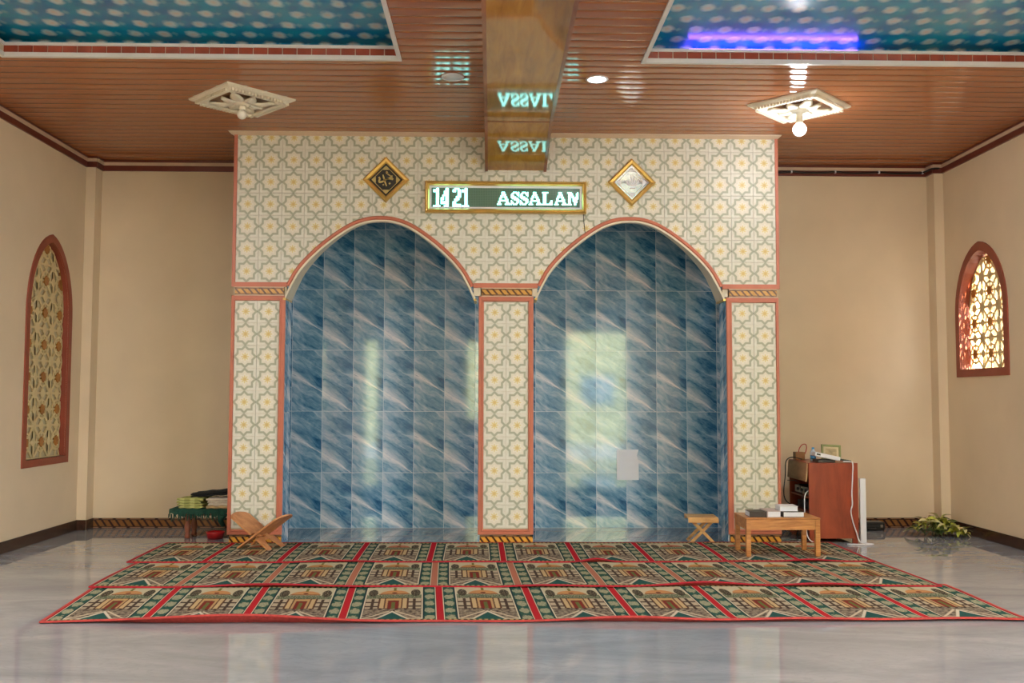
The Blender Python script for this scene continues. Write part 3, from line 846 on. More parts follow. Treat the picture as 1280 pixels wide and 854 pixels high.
GL = {
'A': ["....###.....","....###.....","....####....","...##.##....","...##.###...","..##...##...","..##...###..","..########..",".##.....##..",".##.....###.","####...#####"],
'S': ["..####.#",".##..###","##....##","###....#","#####...",".######.","...#####","#....###","##....##","###..##.","#.####.."],
'L': ["######.....",".###.......",".###.......",".###.......",".###.......",".###.......",".###.......",".###....##.",".###....##.",".###...###.","##########."],
'M': ["####.....#",".####...##",".####...##",".##.##..##",".##.##.###",".##..#####",".##..####.",".##..####.",".##...###.",".##...##..","####..##.."],
'1': ["..##.","####.","####.","..##.","..##.","..##.","..##.","..##.","..##.","..##.","..##.","..##.","..##.","#####"],
'4': ["...##","...##","..###","..###","..###",".####",".#.##","##.##","##.##","#..##","#####","#####","...##","..###"],
'2': [".###.","##.##","##.##","...##","...##","...##","..###","..##.",".###.",".##..","##...","##...","#####","#####"],
}
def glyph(ch, x, z0, wd, h):
    g = GL[ch]; nr, nc = len(g), len(g[0]); dx, dz = wd / nc, h / nr; mb = MB()
    for r_, row in enumerate(g):
        c0 = None
        for c_ in range(nc + 1):
            on = c_ < nc and row[c_] == '#'
            if on and c0 is None: c0 = c_
            if not on and c0 is not None:
                mb.box(x + c0 * dx, x + c_ * dx - dx * 0.06, D - 0.025, D - 0.0195, z0 + h - (r_ + 1) * dz + dz * 0.05, z0 + h - r_ * dz); c0 = None
    mb.build('letter' if ch.isalpha() else 'digit', LED, sg_, merge=False)
PXM = 0.00826
for ch, x, wd in (('1', 0.5, 9), ('4', 10, 10), ('2', 25, 10.5), ('1', 36.5, 9)): glyph(ch, -0.62 + x * PXM, 3.492, wd * PXM, 0.195)
for ch, x, wd in (('A', 621, 17), ('S', 638.5, 10.5), ('S', 650, 10.5), ('A', 661, 16.5), ('L', 678, 14.5), ('A', 693.5, 16), ('M', 710, 14)):
    glyph(ch, 0.05 + (x - 621) * PXM, 3.515, wd * PXM, 0.137)
cb = tag(MB().tube(catmull([(0.955, D - 0.006, 3.44), (0.958, D - 0.006, 3.36), (0.966, D - 0.005, 3.29), (0.975, D - 0.006, 3.2)], 5), 0.004, 6).build('cable', BLACK), 'thin black cable hanging from the lit text board', 'cable')

def diamond(name, label, cx, cz, h, mats, strokes, mirror):
    t = thing(name, label, 'picture frame', (cx, D - 0.02, cz))
    rr = []
    for o, yv in ((0, D - 0.001), (0, D - 0.022), (0.014, D - 0.034), (0.036, D - 0.03), (0.048, D - 0.014), (0.048, D - 0.004)):
        q = h - o * 1.414; rr.append([(cx, yv, cz - q), (cx + q, yv, cz), (cx, yv, cz + q), (cx - q, yv, cz)])
    MB().rings(rr, cap=False, smooth=False).build('frame', GOLD, t)
    q = h - 0.046 * 1.414
    pn = MB().prism([(cx, cz - q), (cx + q, cz), (cx, cz + q), (cx - q, cz)], 'y', D - 0.008, D - 0.003).build('picture_panel', mats[0], t)
    q2 = q * 0.83; mb = MB()
    for i in range(4):
        cc = [(cx, cz - q2), (cx + q2, cz), (cx, cz + q2), (cx - q2, cz)]; a, b = Vector(cc[i]), Vector(cc[(i + 1) % 4])
        strip(mb, a, b, 0.006, D - 0.0105, D - 0.007)
    # corner ornaments
    for dx, dz in ((0, 1), (1, 0), (0, -1), (-1, 0)):
        k = q2 * 0.80; w_ = 0.03
        px_, pz_ = cx + dx * k, cz + dz * k
        mb.prism([(px_ + dz * w_ * 1.1 - dx * .012, pz_ - dx * w_ * 1.1 - dz * .012), (px_ + dx * .03, pz_ + dz * .03), (px_ - dz * w_ * 1.1 - dx * .012, pz_ + dx * w_ * 1.1 - dz * .012)], 'y', D - 0.0105, D - 0.007)
    mb.build('inner_line', mats[1], t, merge=False)
    for st in strokes:
        pts = catmull([(cx + u * q, 0, cz + v * q) for u, v, _ in st], 5)
        n = len(pts); ws = []
        for i in range(n):
            f = i / (n - 1) * (len(st) - 1); k = min(int(f), len(st) - 2); ws.append((st[k][2] * (1 - (f - k)) + st[k + 1][2] * (f - k)) * q)
        mb = MB(); rr = []
        for i, p in enumerate(pts):
            d = (pts[min(i + 1, n - 1)] - pts[max(i - 1, 0)]); d = Vector((d.x, 0, d.z)).normalized(); nn = Vector((-d.z, 0, d.x)) * ws[i]
            y0 = Vector((0, D - 0.012, 0)); y1 = Vector((0, D - 0.007, 0)); b = Vector((p.x, 0, p.z))
            rr.append([b + nn + y0, b - nn + y0, b - nn + y1, b + nn + y1])
        mb.rings(rr, smooth=False).build('calligraphy_stroke', mats[1], pn)
BLK = plain('black_velvet', (20, 18, 18), 0.5, var=0.2); GILT = plain('pale_gilt', (206, 184, 120), 0.35, 0.4, var=0.06)
M = Mat('silver_mirror', lin(200, 200, 210), 0.06, 1.0); MIR = M.m
SILV = plain('etched_white', (232, 232, 236), 0.6, var=0.03)
S1 = [[(-0.42, 0.16, .05), (-0.36, 0.06, .05), (-0.40, -0.06, .05), (-0.36, -0.14, .06), (-0.18, -0.10, .05), (0.02, 0.02, .05), (0.30, 0.16, .04), (0.36, 0.26, .04)],
      [(-0.18, 0.30, .03), (-0.12, 0.10, .05), (-0.05, -0.12, .05), (0.04, -0.38, .03)],
      [(0.02, 0.04, .04), (0.22, 0.06, .05), (0.42, 0.02, .05)], [(0.42, 0.02, .05), (0.28, 0.22, .03), (0.10, 0.34, .04)],
      [(0.0, 0.38, .06), (0.08, 0.44, .05), (0.0, 0.50, .03)], [(-0.16, -0.26, .05), (-0.14, -0.34, .04)], [(0.2, -0.18, .05), (0.24, -0.26, .05)]]
S2 = [[(-0.02, 0.42, .04), (0.0, 0.2, .05), (0.02, -0.12, .05)], [(0.12, 0.36, .03), (0.16, 0.1, .05), (0.14, -0.12, .05)],
      [(0.36, 0.2, .03), (0.34, 0.0, .05), (0.2, -0.14, .06), (-0.06, -0.16, .06), (-0.24, -0.06, .05), (-0.22, 0.1, .04)],
      [(-0.34, 0.14, .03), (-0.3, 0.0, .04)], [(-0.1, -0.34, .05), (0.2, -0.3, .04)]]
diamond('calligraphy_plaque', 'diamond gold framed plaque with gilt calligraphy on black', -1.112, 3.774, 0.242, (BLK, GILT), S1, False)
diamond('mirror_plaque', 'diamond gold framed plaque with white calligraphy on silver mirror', 1.464, 3.764, 0.252, (MIR, SILV), S2, True)
# paper sheet on the right niche wall
mb = MB(); rr = []
px0, px1, pz0, pz1 = 1.458, 1.712, 0.553, 0.904
for k in range(6):
    t_ = k / 5; z_ = pz0 + (pz1 - pz0) * t_; bow = 0.004 + 0.012 * (1 - t_) ** 2
    rr.append([(px0 - 0.002, YB - 0.018 - bow * 1.3, z_), (px1 - (0.02 if k == 4 else 0), YB - 0.018 - bow, z_), (px1 - (0.02 if k == 4 else 0), YB - 0.0172 - bow, z_), (px0 - 0.002, YB - 0.0172 - bow * 1.3, z_)])
tag(mb.rings(rr, smooth=False).build('paper_sheet', PAPER, loc=(1.585, YB - 0.02, 0.7)), 'white sheet of paper stuck on the blue marble niche wall', 'paper')

# ================================================================== ceiling lamps
BULB = emit('lit_bulb', (0.93, 0.97, 1, 1), 9); BULBOFF = plain('frosted_bulb', (232, 226, 214), 0.25, var=0.02)
def rose(label, cx, cy, lit, drop=0.235, br=1.0):
    t = thing('ceiling_rose', label, 'ceiling light', (cx, cy, ZC), 'square plaster roses with a bulb')
    h = 0.495
    def sq(r, z): return [(cx, cy - r, z), (cx + r, cy, z), (cx, cy + r, z), (cx - r, cy, z)]
    MB().rings([sq(h, ZC + 0.002), sq(h, ZC - 0.016), sq(h - 0.03, ZC - 0.028), sq(h - 0.055, ZC - 0.03), sq(h - 0.09, ZC - 0.052), sq(h - 0.112, ZC - 0.055), sq(h - 0.13, ZC - 0.04), sq(h - 0.13, ZC - 0.004)], cap=False, smooth=False).build('frame', PLASTER, t)
    dm = MB()
    for k in range(4):
        a = k * math.pi / 2; d0 = Vector((math.cos(a), math.sin(a), 0)); d1 = Vector((math.cos(a + math.pi / 2), math.sin(a + math.pi / 2), 0))
        e = (d1 - d0).normalized(); nrm = (d0 + d1).normalized()
        for i in range(17):
            f = (i + 0.7) / 18.4
            c = Vector((cx, cy, 0)) + d0 * (h - 0.07) + (d1 - d0) * (h - 0.07) * f
            M_ = Matrix.Translation((c.x, c.y, ZC - 0.043)) @ Matrix((e, nrm, Vector((0, 0, 1)))).transposed().to_4x4()
            dm.box(-0.010, 0.010, -0.018, 0.018, -0.014, 0.012, M=M_)
    dm.build('dentils', PLASTER, t, merge=False)
    base = MB().rings([sq(h - 0.125, ZC - 0.006), sq(h - 0.125, ZC - 0.012)], smooth=False).build('rose_ground', PLASTERG, t)
    for k in range(8):      # scroll leaves
        a = k * math.pi / 4; ln = 0.25 if k % 2 == 0 else 0.16
        d = Vector((math.cos(a), math.sin(a), 0)); s_ = Vector((-d.y, d.x, 0)); rr = []
        for i in range(7):
            f = i / 6; wd = 0.058 * math.sin(math.pi * (0.12 + 0.8 * f)) + 0.004; zz = -0.03 - 0.028 * math.sin(math.pi * f) - (0.014 if i == 6 else 0)
            c = Vector((cx, cy, ZC + zz)) + d * (0.05 + ln * f)
            rr.append([c + s_ * wd, c + s_ * wd * 0.4 + Vector((0, 0, -0.013)), c - s_ * wd * 0.4 + Vector((0, 0, -0.013)), c - s_ * wd, c + Vector((0, 0, 0.02))])
        MB().rings(rr).build('scroll_leaf', PLASTER, base)
    for k in range(4):
        a = k * math.pi / 2
        MB().lathe([(0.004, -0.05), (0.026, -0.045), (0.034, -0.025), (0.03, -0.006)], (cx + 0.325 * math.cos(a), cy + 0.325 * math.sin(a), ZC), 10).build('corner_boss', PLASTER, base)
    MB().lathe([(0.085, -0.01), (0.085, -0.05), (0.06, -0.07), (0.03, -0.076), (0.028, 0.085 - drop), (0.033, 0.08 - drop), (0.033, 0.05 - drop), (0.02, 0.045 - drop)], (cx, cy, ZC), 20).build('lamp_holder', PLASTER, t)
    zc = ZC - drop; pr = [(0.021, 0.07), (0.024, 0.055)] + [(0.062 * br * math.sin(math.pi * (0.18 + 0.82 * k / 10)) + 0.0005, 0.062 * br * math.cos(math.pi * (0.18 + 0.82 * k / 10))) for k in range(11)]
    MB().lathe(pr, (cx, cy, zc), 20).build('bulb', BULB if lit else BULBOFF, t)
    if lit:
        l = bpy.data.lights.new('bulb_light', 'POINT'); l.energy = BULB_W; l.shadow_soft_size = 0.062; l.color = (0.95, 0.97, 1.0)
        o = bpy.data.objects.new('bulb_light', l); C.objects.link(o); o.location = (cx, cy, zc - 0.075)
rose('ivory plaster ceiling rose with an unlit bulb, left of the beam', -2.325, 8.79, False, 0.15, 0.72)
rose('ivory plaster ceiling rose with a glowing bulb, right of the beam', 2.895, 8.83, True)
def downlight(label, cx, cy, lit):
    t = thing('recessed_downlight', label, 'ceiling light', (cx, cy, ZC), 'round recessed downlights')
    MB().lathe([(0.095, 0.002), (0.098, -0.008), (0.09, -0.013), (0.078, -0.011), (0.078, -0.003)], (cx, cy, ZC), 28).build('rim', WHITEP, t)
    MB().lathe([(0.001, -0.0085), (0.078, -0.0085), (0.078, -0.002), (0.001, -0.002)], (cx, cy, ZC), 28).build('diffuser', emit('lit_diffuser', (0.95, 0.98, 1, 1), 16) if lit else WHITEP, t)
    if lit:
        l = bpy.data.lights.new('downlight_lamp', 'AREA'); l.shape = 'DISK'; l.size = 0.15; l.energy = DOWN_W; l.color = (0.95, 0.98, 1)
        o = bpy.data.objects.new('downlight_lamp', l); C.objects.link(o); o.location = (cx, cy, ZC - 0.016)
downlight('round white downlight switched off beside the wooden beam', -0.345, 8.12, False)
downlight('round white downlight glowing beside the wooden beam', 0.905, 8.14, True)
for cx, cy, lb in ((-4.32, 5.7, 'nearer the arches on the left'), (4.87, 5.7, 'nearer the arches on the right'), (-4.32, 2.0, 'nearer the doorway on the left'), (4.87, 2.0, 'nearer the doorway on the right')):
    l = bpy.data.lights.new('fill_lamp', 'AREA'); l.shape = 'DISK'; l.size = 0.5; l.energy = FILL_W; l.color = (0.97, 0.985, 1.0)  # unseen fill lamps, added to brighten the hall
    o = bpy.data.objects.new('fill_lamp', l); C.objects.link(o); o.location = (cx, cy, ZC - 0.03)
    t = thing('fill_lamp_rim', 'rim of an added fill lamp out of view, ' + lb, 'ceiling light', (cx, cy, ZC), 'added fill lamps out of view')
    MB().lathe([(0.26, 0.002), (0.27, -0.012), (0.25, -0.02), (0.24, -0.012)], (cx, cy, ZC), 24).build('rim', WHITEP, t)

# black cable clipped along the right crown moulding
pts = []
for k in range(17):
    x = 3.025 + (PX1 - 0.06 - 3.025) * k / 16; pts.append((x, YB - 0.036, 4.19 - 0.013 * math.sin(math.pi * ((k % 4) / 4.0))))
pts += [(PX1 - 0.035, PY - 0.03, 4.192), (XR - 0.06, PY - 0.036, 4.196)]
cbl = thing('clipped_cable', 'black cable clipped along the crown moulding right of the arches', 'cable', (4.1, YB - 0.03, 4.18))
MB().tube(catmull(pts, 3), 0.011, 6).build('wire', BLACK, cbl)
for k in (0, 4, 8, 12, 16):
    x, y_, z_ = pts[k]; MB().box(x - 0.008, x + 0.008, YB - 0.05, YB - 0.02, z_ - 0.016, z_ + 0.018).build('cable_clip', WHITEP, cbl)

# ================================================================== prayer carpets
def rug(label, mat, bind, xl0, xr0, xl1, xr1, y0, y1, z, seed, group, lift):
    rnd = random.Random(seed); nx, ny = 200, 16
    ph = [rnd.uniform(0, 6.28) for _ in range(6)]
    def edge(x): return 0.012 * math.sin(x * 2.1 + ph[0]) + 0.008 * math.sin(x * 5.3 + ph[1])
    def H(x, t):
        h = 0.004 * (math.sin(x * 3.1 + ph[2]) + 1) * (math.sin(t * 5 + ph[3]) + 1)
        f = max(0.0, 1 - t / 0.14)
        wave = sum(a * math.exp(-((x - c) / s) ** 2) for c, s, a in lift)
        return h * 0.5 + f * f * wave
    def P(i, j, dz=0.0):
        s, t = i / nx, j / ny
        xl, xr = xl0 + (xl1 - xl0) * t, xr0 + (xr1 - xr0) * t
        x = xl + (xr - xl) * s; yy = y0 + (y1 - y0) * t + edge(x) * (1 - t) + 0.006 * math.sin(x * 3 + ph[4]) * t
        return Vector((x, yy, z + H(x, t) + dz))
    mb = MB()
    top = [[P(i, j, 0.008) for i in range(nx + 1)] for j in range(ny + 1)]
    for j in range(ny):
        for i in range(nx):
            mb.face([top[j][i], top[j][i + 1], top[j + 1][i + 1], top[j + 1][i]], [(10 * i / nx, j / ny), (10 * (i + 1) / nx, j / ny), (10 * (i + 1) / nx, (j + 1) / ny), (10 * i / nx, (j + 1) / ny)], 0, True)
    o = mb.build('prayer_carpet', mat, loc=((xl0 + xr0) / 2, (y0 + y1) / 2, 0))
    tag(o, label, 'carpet', group)
    mb = MB()
    def bindrun(seq, out):
        rr = []
        for p in seq:
            p = Vector(p); rr.append([p + Vector((0, 0, 0.003)) - out * 0.016, p + Vector((0, 0, 0.004)) + out * 0.006, p + Vector((0, 0, -0.005)) + out * 0.010, Vector((p.x, p.y, p.z - 0.0085)) - out * 0.0])
        mb.rings(rr, smooth=False)
    bindrun(top[0], Vector((0, -1, 0))); bindrun([r_[0] for r_ in top], Vector((-1, 0, 0))); bindrun([r_[-1] for r_ in top], Vector((1, 0, 0))); bindrun(top[-1], Vector((0, 1, 0)))
    mb.build('binding', bind, o, merge=False)
    # backing seen where the near edge lifts
    mb = MB()
    rr = [[top[0][i], Vector((top[0][i].x, top[0][i].y + 0.03, z + 0.001)), Vector((top[0][i].x, top[0][i].y + 0.04, z + 0.001))] for i in range(nx + 1)]
    mb.rings(rr, closed=False, cap=False); mb.build('backing', BIND2, o)
CF = carpet('prayer_carpet_print_near', (190, 34, 44), (204, 146, 92), (48, 98, 80))
CM = carpet('prayer_carpet_print_middle', (188, 118, 92), (198, 142, 84), (46, 96, 74))
CB = carpet('prayer_carpet_print_far', (186, 18, 38), (198, 116, 86), (60, 94, 70))
GR = 'prayer carpet strips laid before the arches'
rug('nearest strip of prayer carpet, mosque print and coral lifted front edge', CF, BIND2, -2.985, 3.64, -3.12, 3.64, 6.49, 7.70, 0.001, 3, GR, [(-1.7, .75, .05), (0.95, .5, .03), (2.1, .6, .018), (3.2, .5, .012), (-.7, .25, -.0)])
rug('middle strip of prayer carpet with pale beige dividing stripes', CM, BIND, -3.13, 3.57, -3.17, 3.50, 7.63, 8.80, 0.012, 5, GR, [(1.7, .35, .03), (2.6, .3, .02), (-1.8, .5, .02), (.4, .3, .012)])
rug('farthest strip of prayer carpet along the foot of the arches', CB, BIND, -3.25, 3.48, -3.28, 3.475, 8.72, 9.86, 0.02, 9, GR, [(.95, .12, .03), (-1.4, .3, .012), (2.9, .2, .02)])
RZ = 0.032

# ================================================================== furniture
# wooden X book stand on the carpet, left
bs = local('book_stand', 'carved wooden folding book stand standing open on the carpet', 'book stand', (-2.255, 9.54, RZ), R(-20))
def board(sgn, mb, lo, hi, w0, w1, th=0.016, hole=None):
    """plank leaning along local x; s runs along the plank from foot to top, t across"""
    ang = R(35); hz = 0.124
    def P(s, t, n):   # s measured from the crossing
        return Vector((sgn * (s * math.cos(ang) - 0) - sgn * n * math.sin(ang), t, hz + s * math.sin(ang) + n * math.cos(ang)))
    poly = []
    def solid(poly):
        a = [P(s, t, -th / 2) for s, t in poly]; b = [P(s, t, th / 2) for s, t in poly]
        mb.face(a); mb.face(list(reversed(b)))
        for i in range(len(poly)):
            j = (i + 1) % len(poly); mb.face([a[i], b[i], b[j], a[j]])
    return solid
for sgn, nm in ((1, 'right_leaf'), (-1, 'left_leaf')):
    mb = MB(); so = board(sgn, mb, 0, 0, 0, 0)
    hw = 0.15
    top = [(0.03, -hw), (0.30, -hw)] + [(0.33 + 0.025 * math.sin(math.pi * k / 6), -hw + 0.03 + (2 * hw - 0.06) * k / 6) for k in range(7)] + [(0.30, hw), (0.03, hw)]
    so(top)
    # interleaved fingers at the crossing
    for k in range(5):
        if (k % 2 == 0) == (sgn == 1):
            a = -hw + 2 * hw * k / 5; so([(-0.04, a + 0.001), (0.03, a + 0.001), (0.03, a + 2 * hw / 5 - 0.001), (-0.04, a + 2 * hw / 5 - 0.001)])
    # foot part: two legs under an arched cut
    so([(-0.04, -hw), (-0.04, hw), (-0.075, hw), (-0.075, -hw)])
    so([(-0.075, -hw), (-0.075, -hw + 0.11), (-0.14, -hw + 0.075), (-0.215, -hw + 0.06), (-0.215, -hw)])
    so([(-0.075, hw), (-0.215, hw), (-0.215, hw - 0.06), (-0.14, hw - 0.075), (-0.075, hw - 0.11)])
    mb.build('stand_leaf', STANDW, bs, merge=False)

# folding stool in the right niche
st = local('folding_stool', 'small folding wooden stool with crossed legs in the right niche', 'stool', (2.185, 10.02, 0.0), R(-4))
mb = MB()
for k in range(3): mb.box(-0.155, 0.155, -0.155 + k * 0.104, -0.155 + k * 0.104 + 0.1, 0.262, 0.28, ch=0.003)
mb.build('seat', PINE, st, merge=False)
MB().box(-0.15, 0.16, -0.163, -0.145, 0.225, 0.268, ch=0.003).build('seat_rail', PINE, st); MB().box(-0.15, 0.16, 0.145, 0.163, 0.235, 0.268, ch=0.003).build('seat_rail', PINE, st)
for yv in (-0.13, 0.11):
    for sgn in (1, -1):
        a = Vector((-0.125 * sgn, 0, 0.004)); b = Vector((0.115 * sgn, 0, 0.25)); d = (b - a).normalized(); n_ = Vector((-d.z, 0, d.x)); yy = yv + (0.02 if sgn > 0 else 0)
        mb = MB(); h_ = 0.016; pts = [a + n_ * h_, b + n_ * h_, b - n_ * h_, a - n_ * h_]
        mb.prism([(p.x, max(p.z, 0.0)) for p in pts], 'y', yy, yy + 0.018); mb.build('leg', PINE, st)
MB().tube([(0, -0.13, 0.127), (0, 0.13, 0.127)], 0.006).build('pivot_rod', STEEL, st)
MB().tube([(-0.1, -0.12, 0.03), (-0.1, 0.12, 0.03)], 0.008).build('stretcher', PINE, st); MB().tube([(0.1, -0.12, 0.03), (0.1, 0.12, 0.03)], 0.008).build('stretcher', PINE, st)

# low table
TZ = 0.392
tb = thing('low_table', 'low honey wood table with square legs on the far carpet', 'table', (2.71, 9.15, RZ))
tx0, tx1, ty0, ty1 = 2.372, 3.062, 8.93, 9.36
MB().box(tx0 - 0.004, tx1 + 0.004, ty0 - 0.004, ty1 + 0.004, TZ - 0.016, TZ, ch=0.004).build('tabletop', TEAK, tb)
for a in (tx0, tx1 - 0.042):
    for b in (ty0, ty1 - 0.042):
        mb = MB(); rr = [[(a + e, b + e, z_), (a + 0.042 - e, b + e, z_), (a + 0.042 - e, b + 0.042 - e, z_), (a + e, b + 0.042 - e, z_)] for e, z_ in ((0.004, RZ + 0.001), (0, RZ + 0.02), (0, TZ - 0.016))]
        mb.rings(rr, smooth=False).build('leg', TEAK, tb)
for a, b, c, d in ((tx0 + 0.042, tx1 - 0.042, ty0 + 0.004, ty0 + 0.022), (tx0 + 0.042, tx1 - 0.042, ty1 - 0.022, ty1 - 0.004), (tx0 + 0.004, tx0 + 0.022, ty0 + 0.042, ty1 - 0.042), (tx1 - 0.022, tx1 - 0.004, ty0 + 0.042, ty1 - 0.042)):
    MB().box(a, b, c, d, TZ - 0.112, TZ - 0.016).build('apron', TEAK, tb)
# books on it
COVB = plain('dark_brown_leather', (40, 22, 17), 0.45, var=0.15, scale=30); COVG = plain('grey_pink_cover', (176, 160, 156), 0.5, var=0.06)
def book(label, cx, cy, z, w_, d, h, rz, cover, spine):
    b = local('book', label, 'book', (cx, cy, z), rz, 'books on the low table')
    MB().box(-w_ / 2, w_ / 2, -d / 2, d / 2, 0, 0.004, ch=0.001).build('cover_board', cover, b)
    MB().box(-w_ / 2, w_ / 2, -d / 2, d / 2, h - 0.004, h, ch=0.001).build('cover_board', cover, b)
    c = 0.004
    MB().box(-w_ / 2 + c, w_ / 2 - c, -d / 2 + c, d / 2 - c, 0.004, h - 0.004).build('page_block', PAPER, b)
    x0 = {'front': (-w_ / 2, w_ / 2, -d / 2 - 0.003, -d / 2 + 0.004), 'left': (-w_ / 2 - 0.004, -w_ / 2 + 0.006, -d / 2, d / 2)}[spine]
    MB().box(*x0, 0.0, h, ch=0.0015).build('spine', cover, b)
    return b
book('brown leather book lying with its spine towards the front edge', 2.497, 9.08, TZ, 0.152, 0.2, 0.05, R(-2), COVB, 'front')
book('grey covered book with white page edges, beside the brown leather book', 2.645, 9.10, TZ, 0.128, 0.25, 0.056, R(1), COVG, 'left')
book('brown spined book with white page edges, lowest on the right of the table', 2.83, 9.10, TZ, 0.2, 0.24, 0.05, R(1), COVB, 'left')
book('smaller white book lying on top of the brown spined book', 2.81, 9.12, TZ + 0.051, 0.165, 0.2, 0.045, R(-4), WHITEP, 'left')

# red brown cabinet, right
cab = thing('cabinet', 'red brown veneer cabinet with an open electronics shelf', 'cabinet', (3.57, 10.33, 0))
kx0, kx1, ky0, ky1, kz = 3.318, 3.835, 10.0, 10.66, 0.828
MB().box(kx0, kx1, ky0, ky0 + 0.018, 0.045, kz, ch=0.002).build('side_panel', CABW, cab)
MB().box(kx0, kx1, ky1 - 0.018, ky1, 0.02, kz, ch=0.002).build('side_panel', CABW, cab)
MB().box(kx0 + 0.005, kx1, ky0 + 0.018, ky1 - 0.018, kz - 0.018, kz - 0.001).build('top_panel', CABW, cab)
MB().box(kx1 - 0.012, kx1 - 0.002, ky0 + 0.018, ky1 - 0.018, 0.03, kz - 0.018).build('back_panel', CABIN, cab)
for z_ in (0.06, 0.30, 0.455): MB().box(kx0 + 0.012, kx1 - 0.012, ky0 + 0.018, ky1 - 0.018, z_, z_ + 0.016).build('shelf', CABW, cab)
for a in (kx0 + 0.01, kx1 - 0.06): MB().box(a, a + 0.05, ky0 + 0.003, ky0 + 0.03, 0.0, 0.046).build('foot', CABW, cab)
MB().box(kx0 + 0.01, kx0 + 0.06, ky1 - 0.03, ky1 - 0.003, 0.0, 0.03).build('foot', CABW, cab)
# drop-front board hanging a little open
Md = Matrix.Translation((kx0 - 0.004, 0, kz - 0.006)) @ Matrix.Rotation(R(5), 4, 'Y')
MB().box(-0.008, 0.008, ky0 + 0.02, ky1 - 0.02, -0.19, 0.0, M=Md).build('drop_front', CABIN, cab)
amp = thing('amplifier', 'silver fronted amplifier on the upper shelf of the red cabinet', 'amplifier', (3.5, 10.35, 0.472))
MB().box(3.36, 3.72, 10.1, 10.58, 0.478, 0.56, ch=0.004).build('case', BLACK, amp)
MB().box(3.353, 3.361, 10.1, 10.58, 0.482, 0.556, ch=0.002).build('faceplate', STEEL, amp)
for k in range(3): MB().tube([(3.354, 10.2 + k * 0.13, 0.52), (3.336, 10.2 + k * 0.13, 0.52)], 0.016, 12).build('knob', DARK, amp)
rcv = thing('receiver', 'black receiver box on the lower shelf of the red cabinet', 'receiver', (3.5, 10.33, 0.316))
MB().box(3.37, 3.72, 10.1, 10.54, 0.32, 0.40, ch=0.004).build('case', DARK, rcv)
MB().box(3.364, 3.371, 10.12, 10.52, 0.33, 0.39, ch=0.002).build('faceplate', BLACK, rcv)
# on its top
bx = thing('wooden_box', 'small tan box with a red cord on the cabinet top corner', 'box', (3.4, 10.56, kz))
mb = MB(); rr = []
for e, z_ in ((0, kz + 0.001), (0, kz + 0.085), (0.006, kz + 0.085), (0.006, kz + 0.01)):
    rr.append([(3.345 + e, 10.50 + e, z_), (3.445 - e, 10.50 + e, z_), (3.445 - e, 10.60 - e, z_), (3.345 + e, 10.60 - e, z_)])
mb.rings(rr, smooth=False).build('box_body', PLASTERG, bx)
(MB().tube(catmull([(3.40, 10.54, kz + 0.02), (3.39, 10.54, kz + 0.1), (3.42, 10.53, kz + 0.16), (3.46, 10.52, kz + 0.17), (3.47, 10.52, kz + 0.12), (3.44, 10.53, kz + 0.03)], 5), 0.005, 6).build('cord', RED, bx))
bt = thing('water_bottle', 'clear plastic bottle with a blue label on the cabinet', 'bottle', (3.475, 10.32, kz))
MB().lathe([(0.026, 0.001), (0.031, 0.006), (0.031, 0.05), (0.030, 0.09), (0.022, 0.112), (0.012, 0.122), (0.012, 0.13)], (3.475, 10.32, kz), 16).build('bottle_body', plain('pale_clear_plastic', (200, 214, 226), 0.15, var=0.02), bt)
MB().lathe([(0.0318, 0.02), (0.0318, 0.062), (0.031, 0.062), (0.031, 0.02)], (3.475, 10.32, kz), 16).build('bottle_label', BLUE, bt)
MB().lathe([(0.014, 0.128), (0.014, 0.146), (0.001, 0.147)], (3.475, 10.32, kz), 12).build('bottle_cap', BLUE, bt)
Mx = Matrix.Translation((3.55, 10.14, kz + 0.062)) @ Matrix.Rotation(R(12), 4, 'Y') @ Matrix.Rotation(R(-8), 4, 'Z')
mc = thing('white_device', 'slanting white electronic device lying on the cabinet top', 'device', (3.55, 10.14, kz))
MB().box(-0.13, 0.13, -0.1, 0.1, -0.022, 0.022, ch=0.006, M=Mx).build('case', WHITEP, mc)
MB().box(-0.10, 0.03, -0.07, 0.07, 0.0215, 0.025, M=Mx).build('control_face', STEEL, mc)
MB().box(-0.115, -0.075, -0.102, -0.098, -0.006, 0.010, M=Mx).build('port', BLACK, mc)
MB().box(3.44, 3.62, 10.06, 10.24, kz + 0.001, kz + 0.03).build('riser_block', DARK, mc)
Mx = Matrix.Translation((3.70, 10.10, kz + 0.028)) @ Matrix.Rotation(R(9), 4, 'Y') @ Matrix.Rotation(R(-14), 4, 'Z')
rm = thing('remote_control', 'black remote control lying at the right of the cabinet top', 'remote', (3.65, 10.12, kz))
MB().box(-0.10, 0.10, -0.024, 0.024, -0.01, 0.01, ch=0.004, M=Mx).build('case', BLACK, rm)
mb = MB()
for i in range(7):
    for j in range(3): mb.box(-0.08 + i * 0.023, -0.068 + i * 0.023, -0.016 + j * 0.012, -0.008 + j * 0.012, 0.0095, 0.012, M=Mx)
mb.build('buttons', STEEL, rm, merge=False)
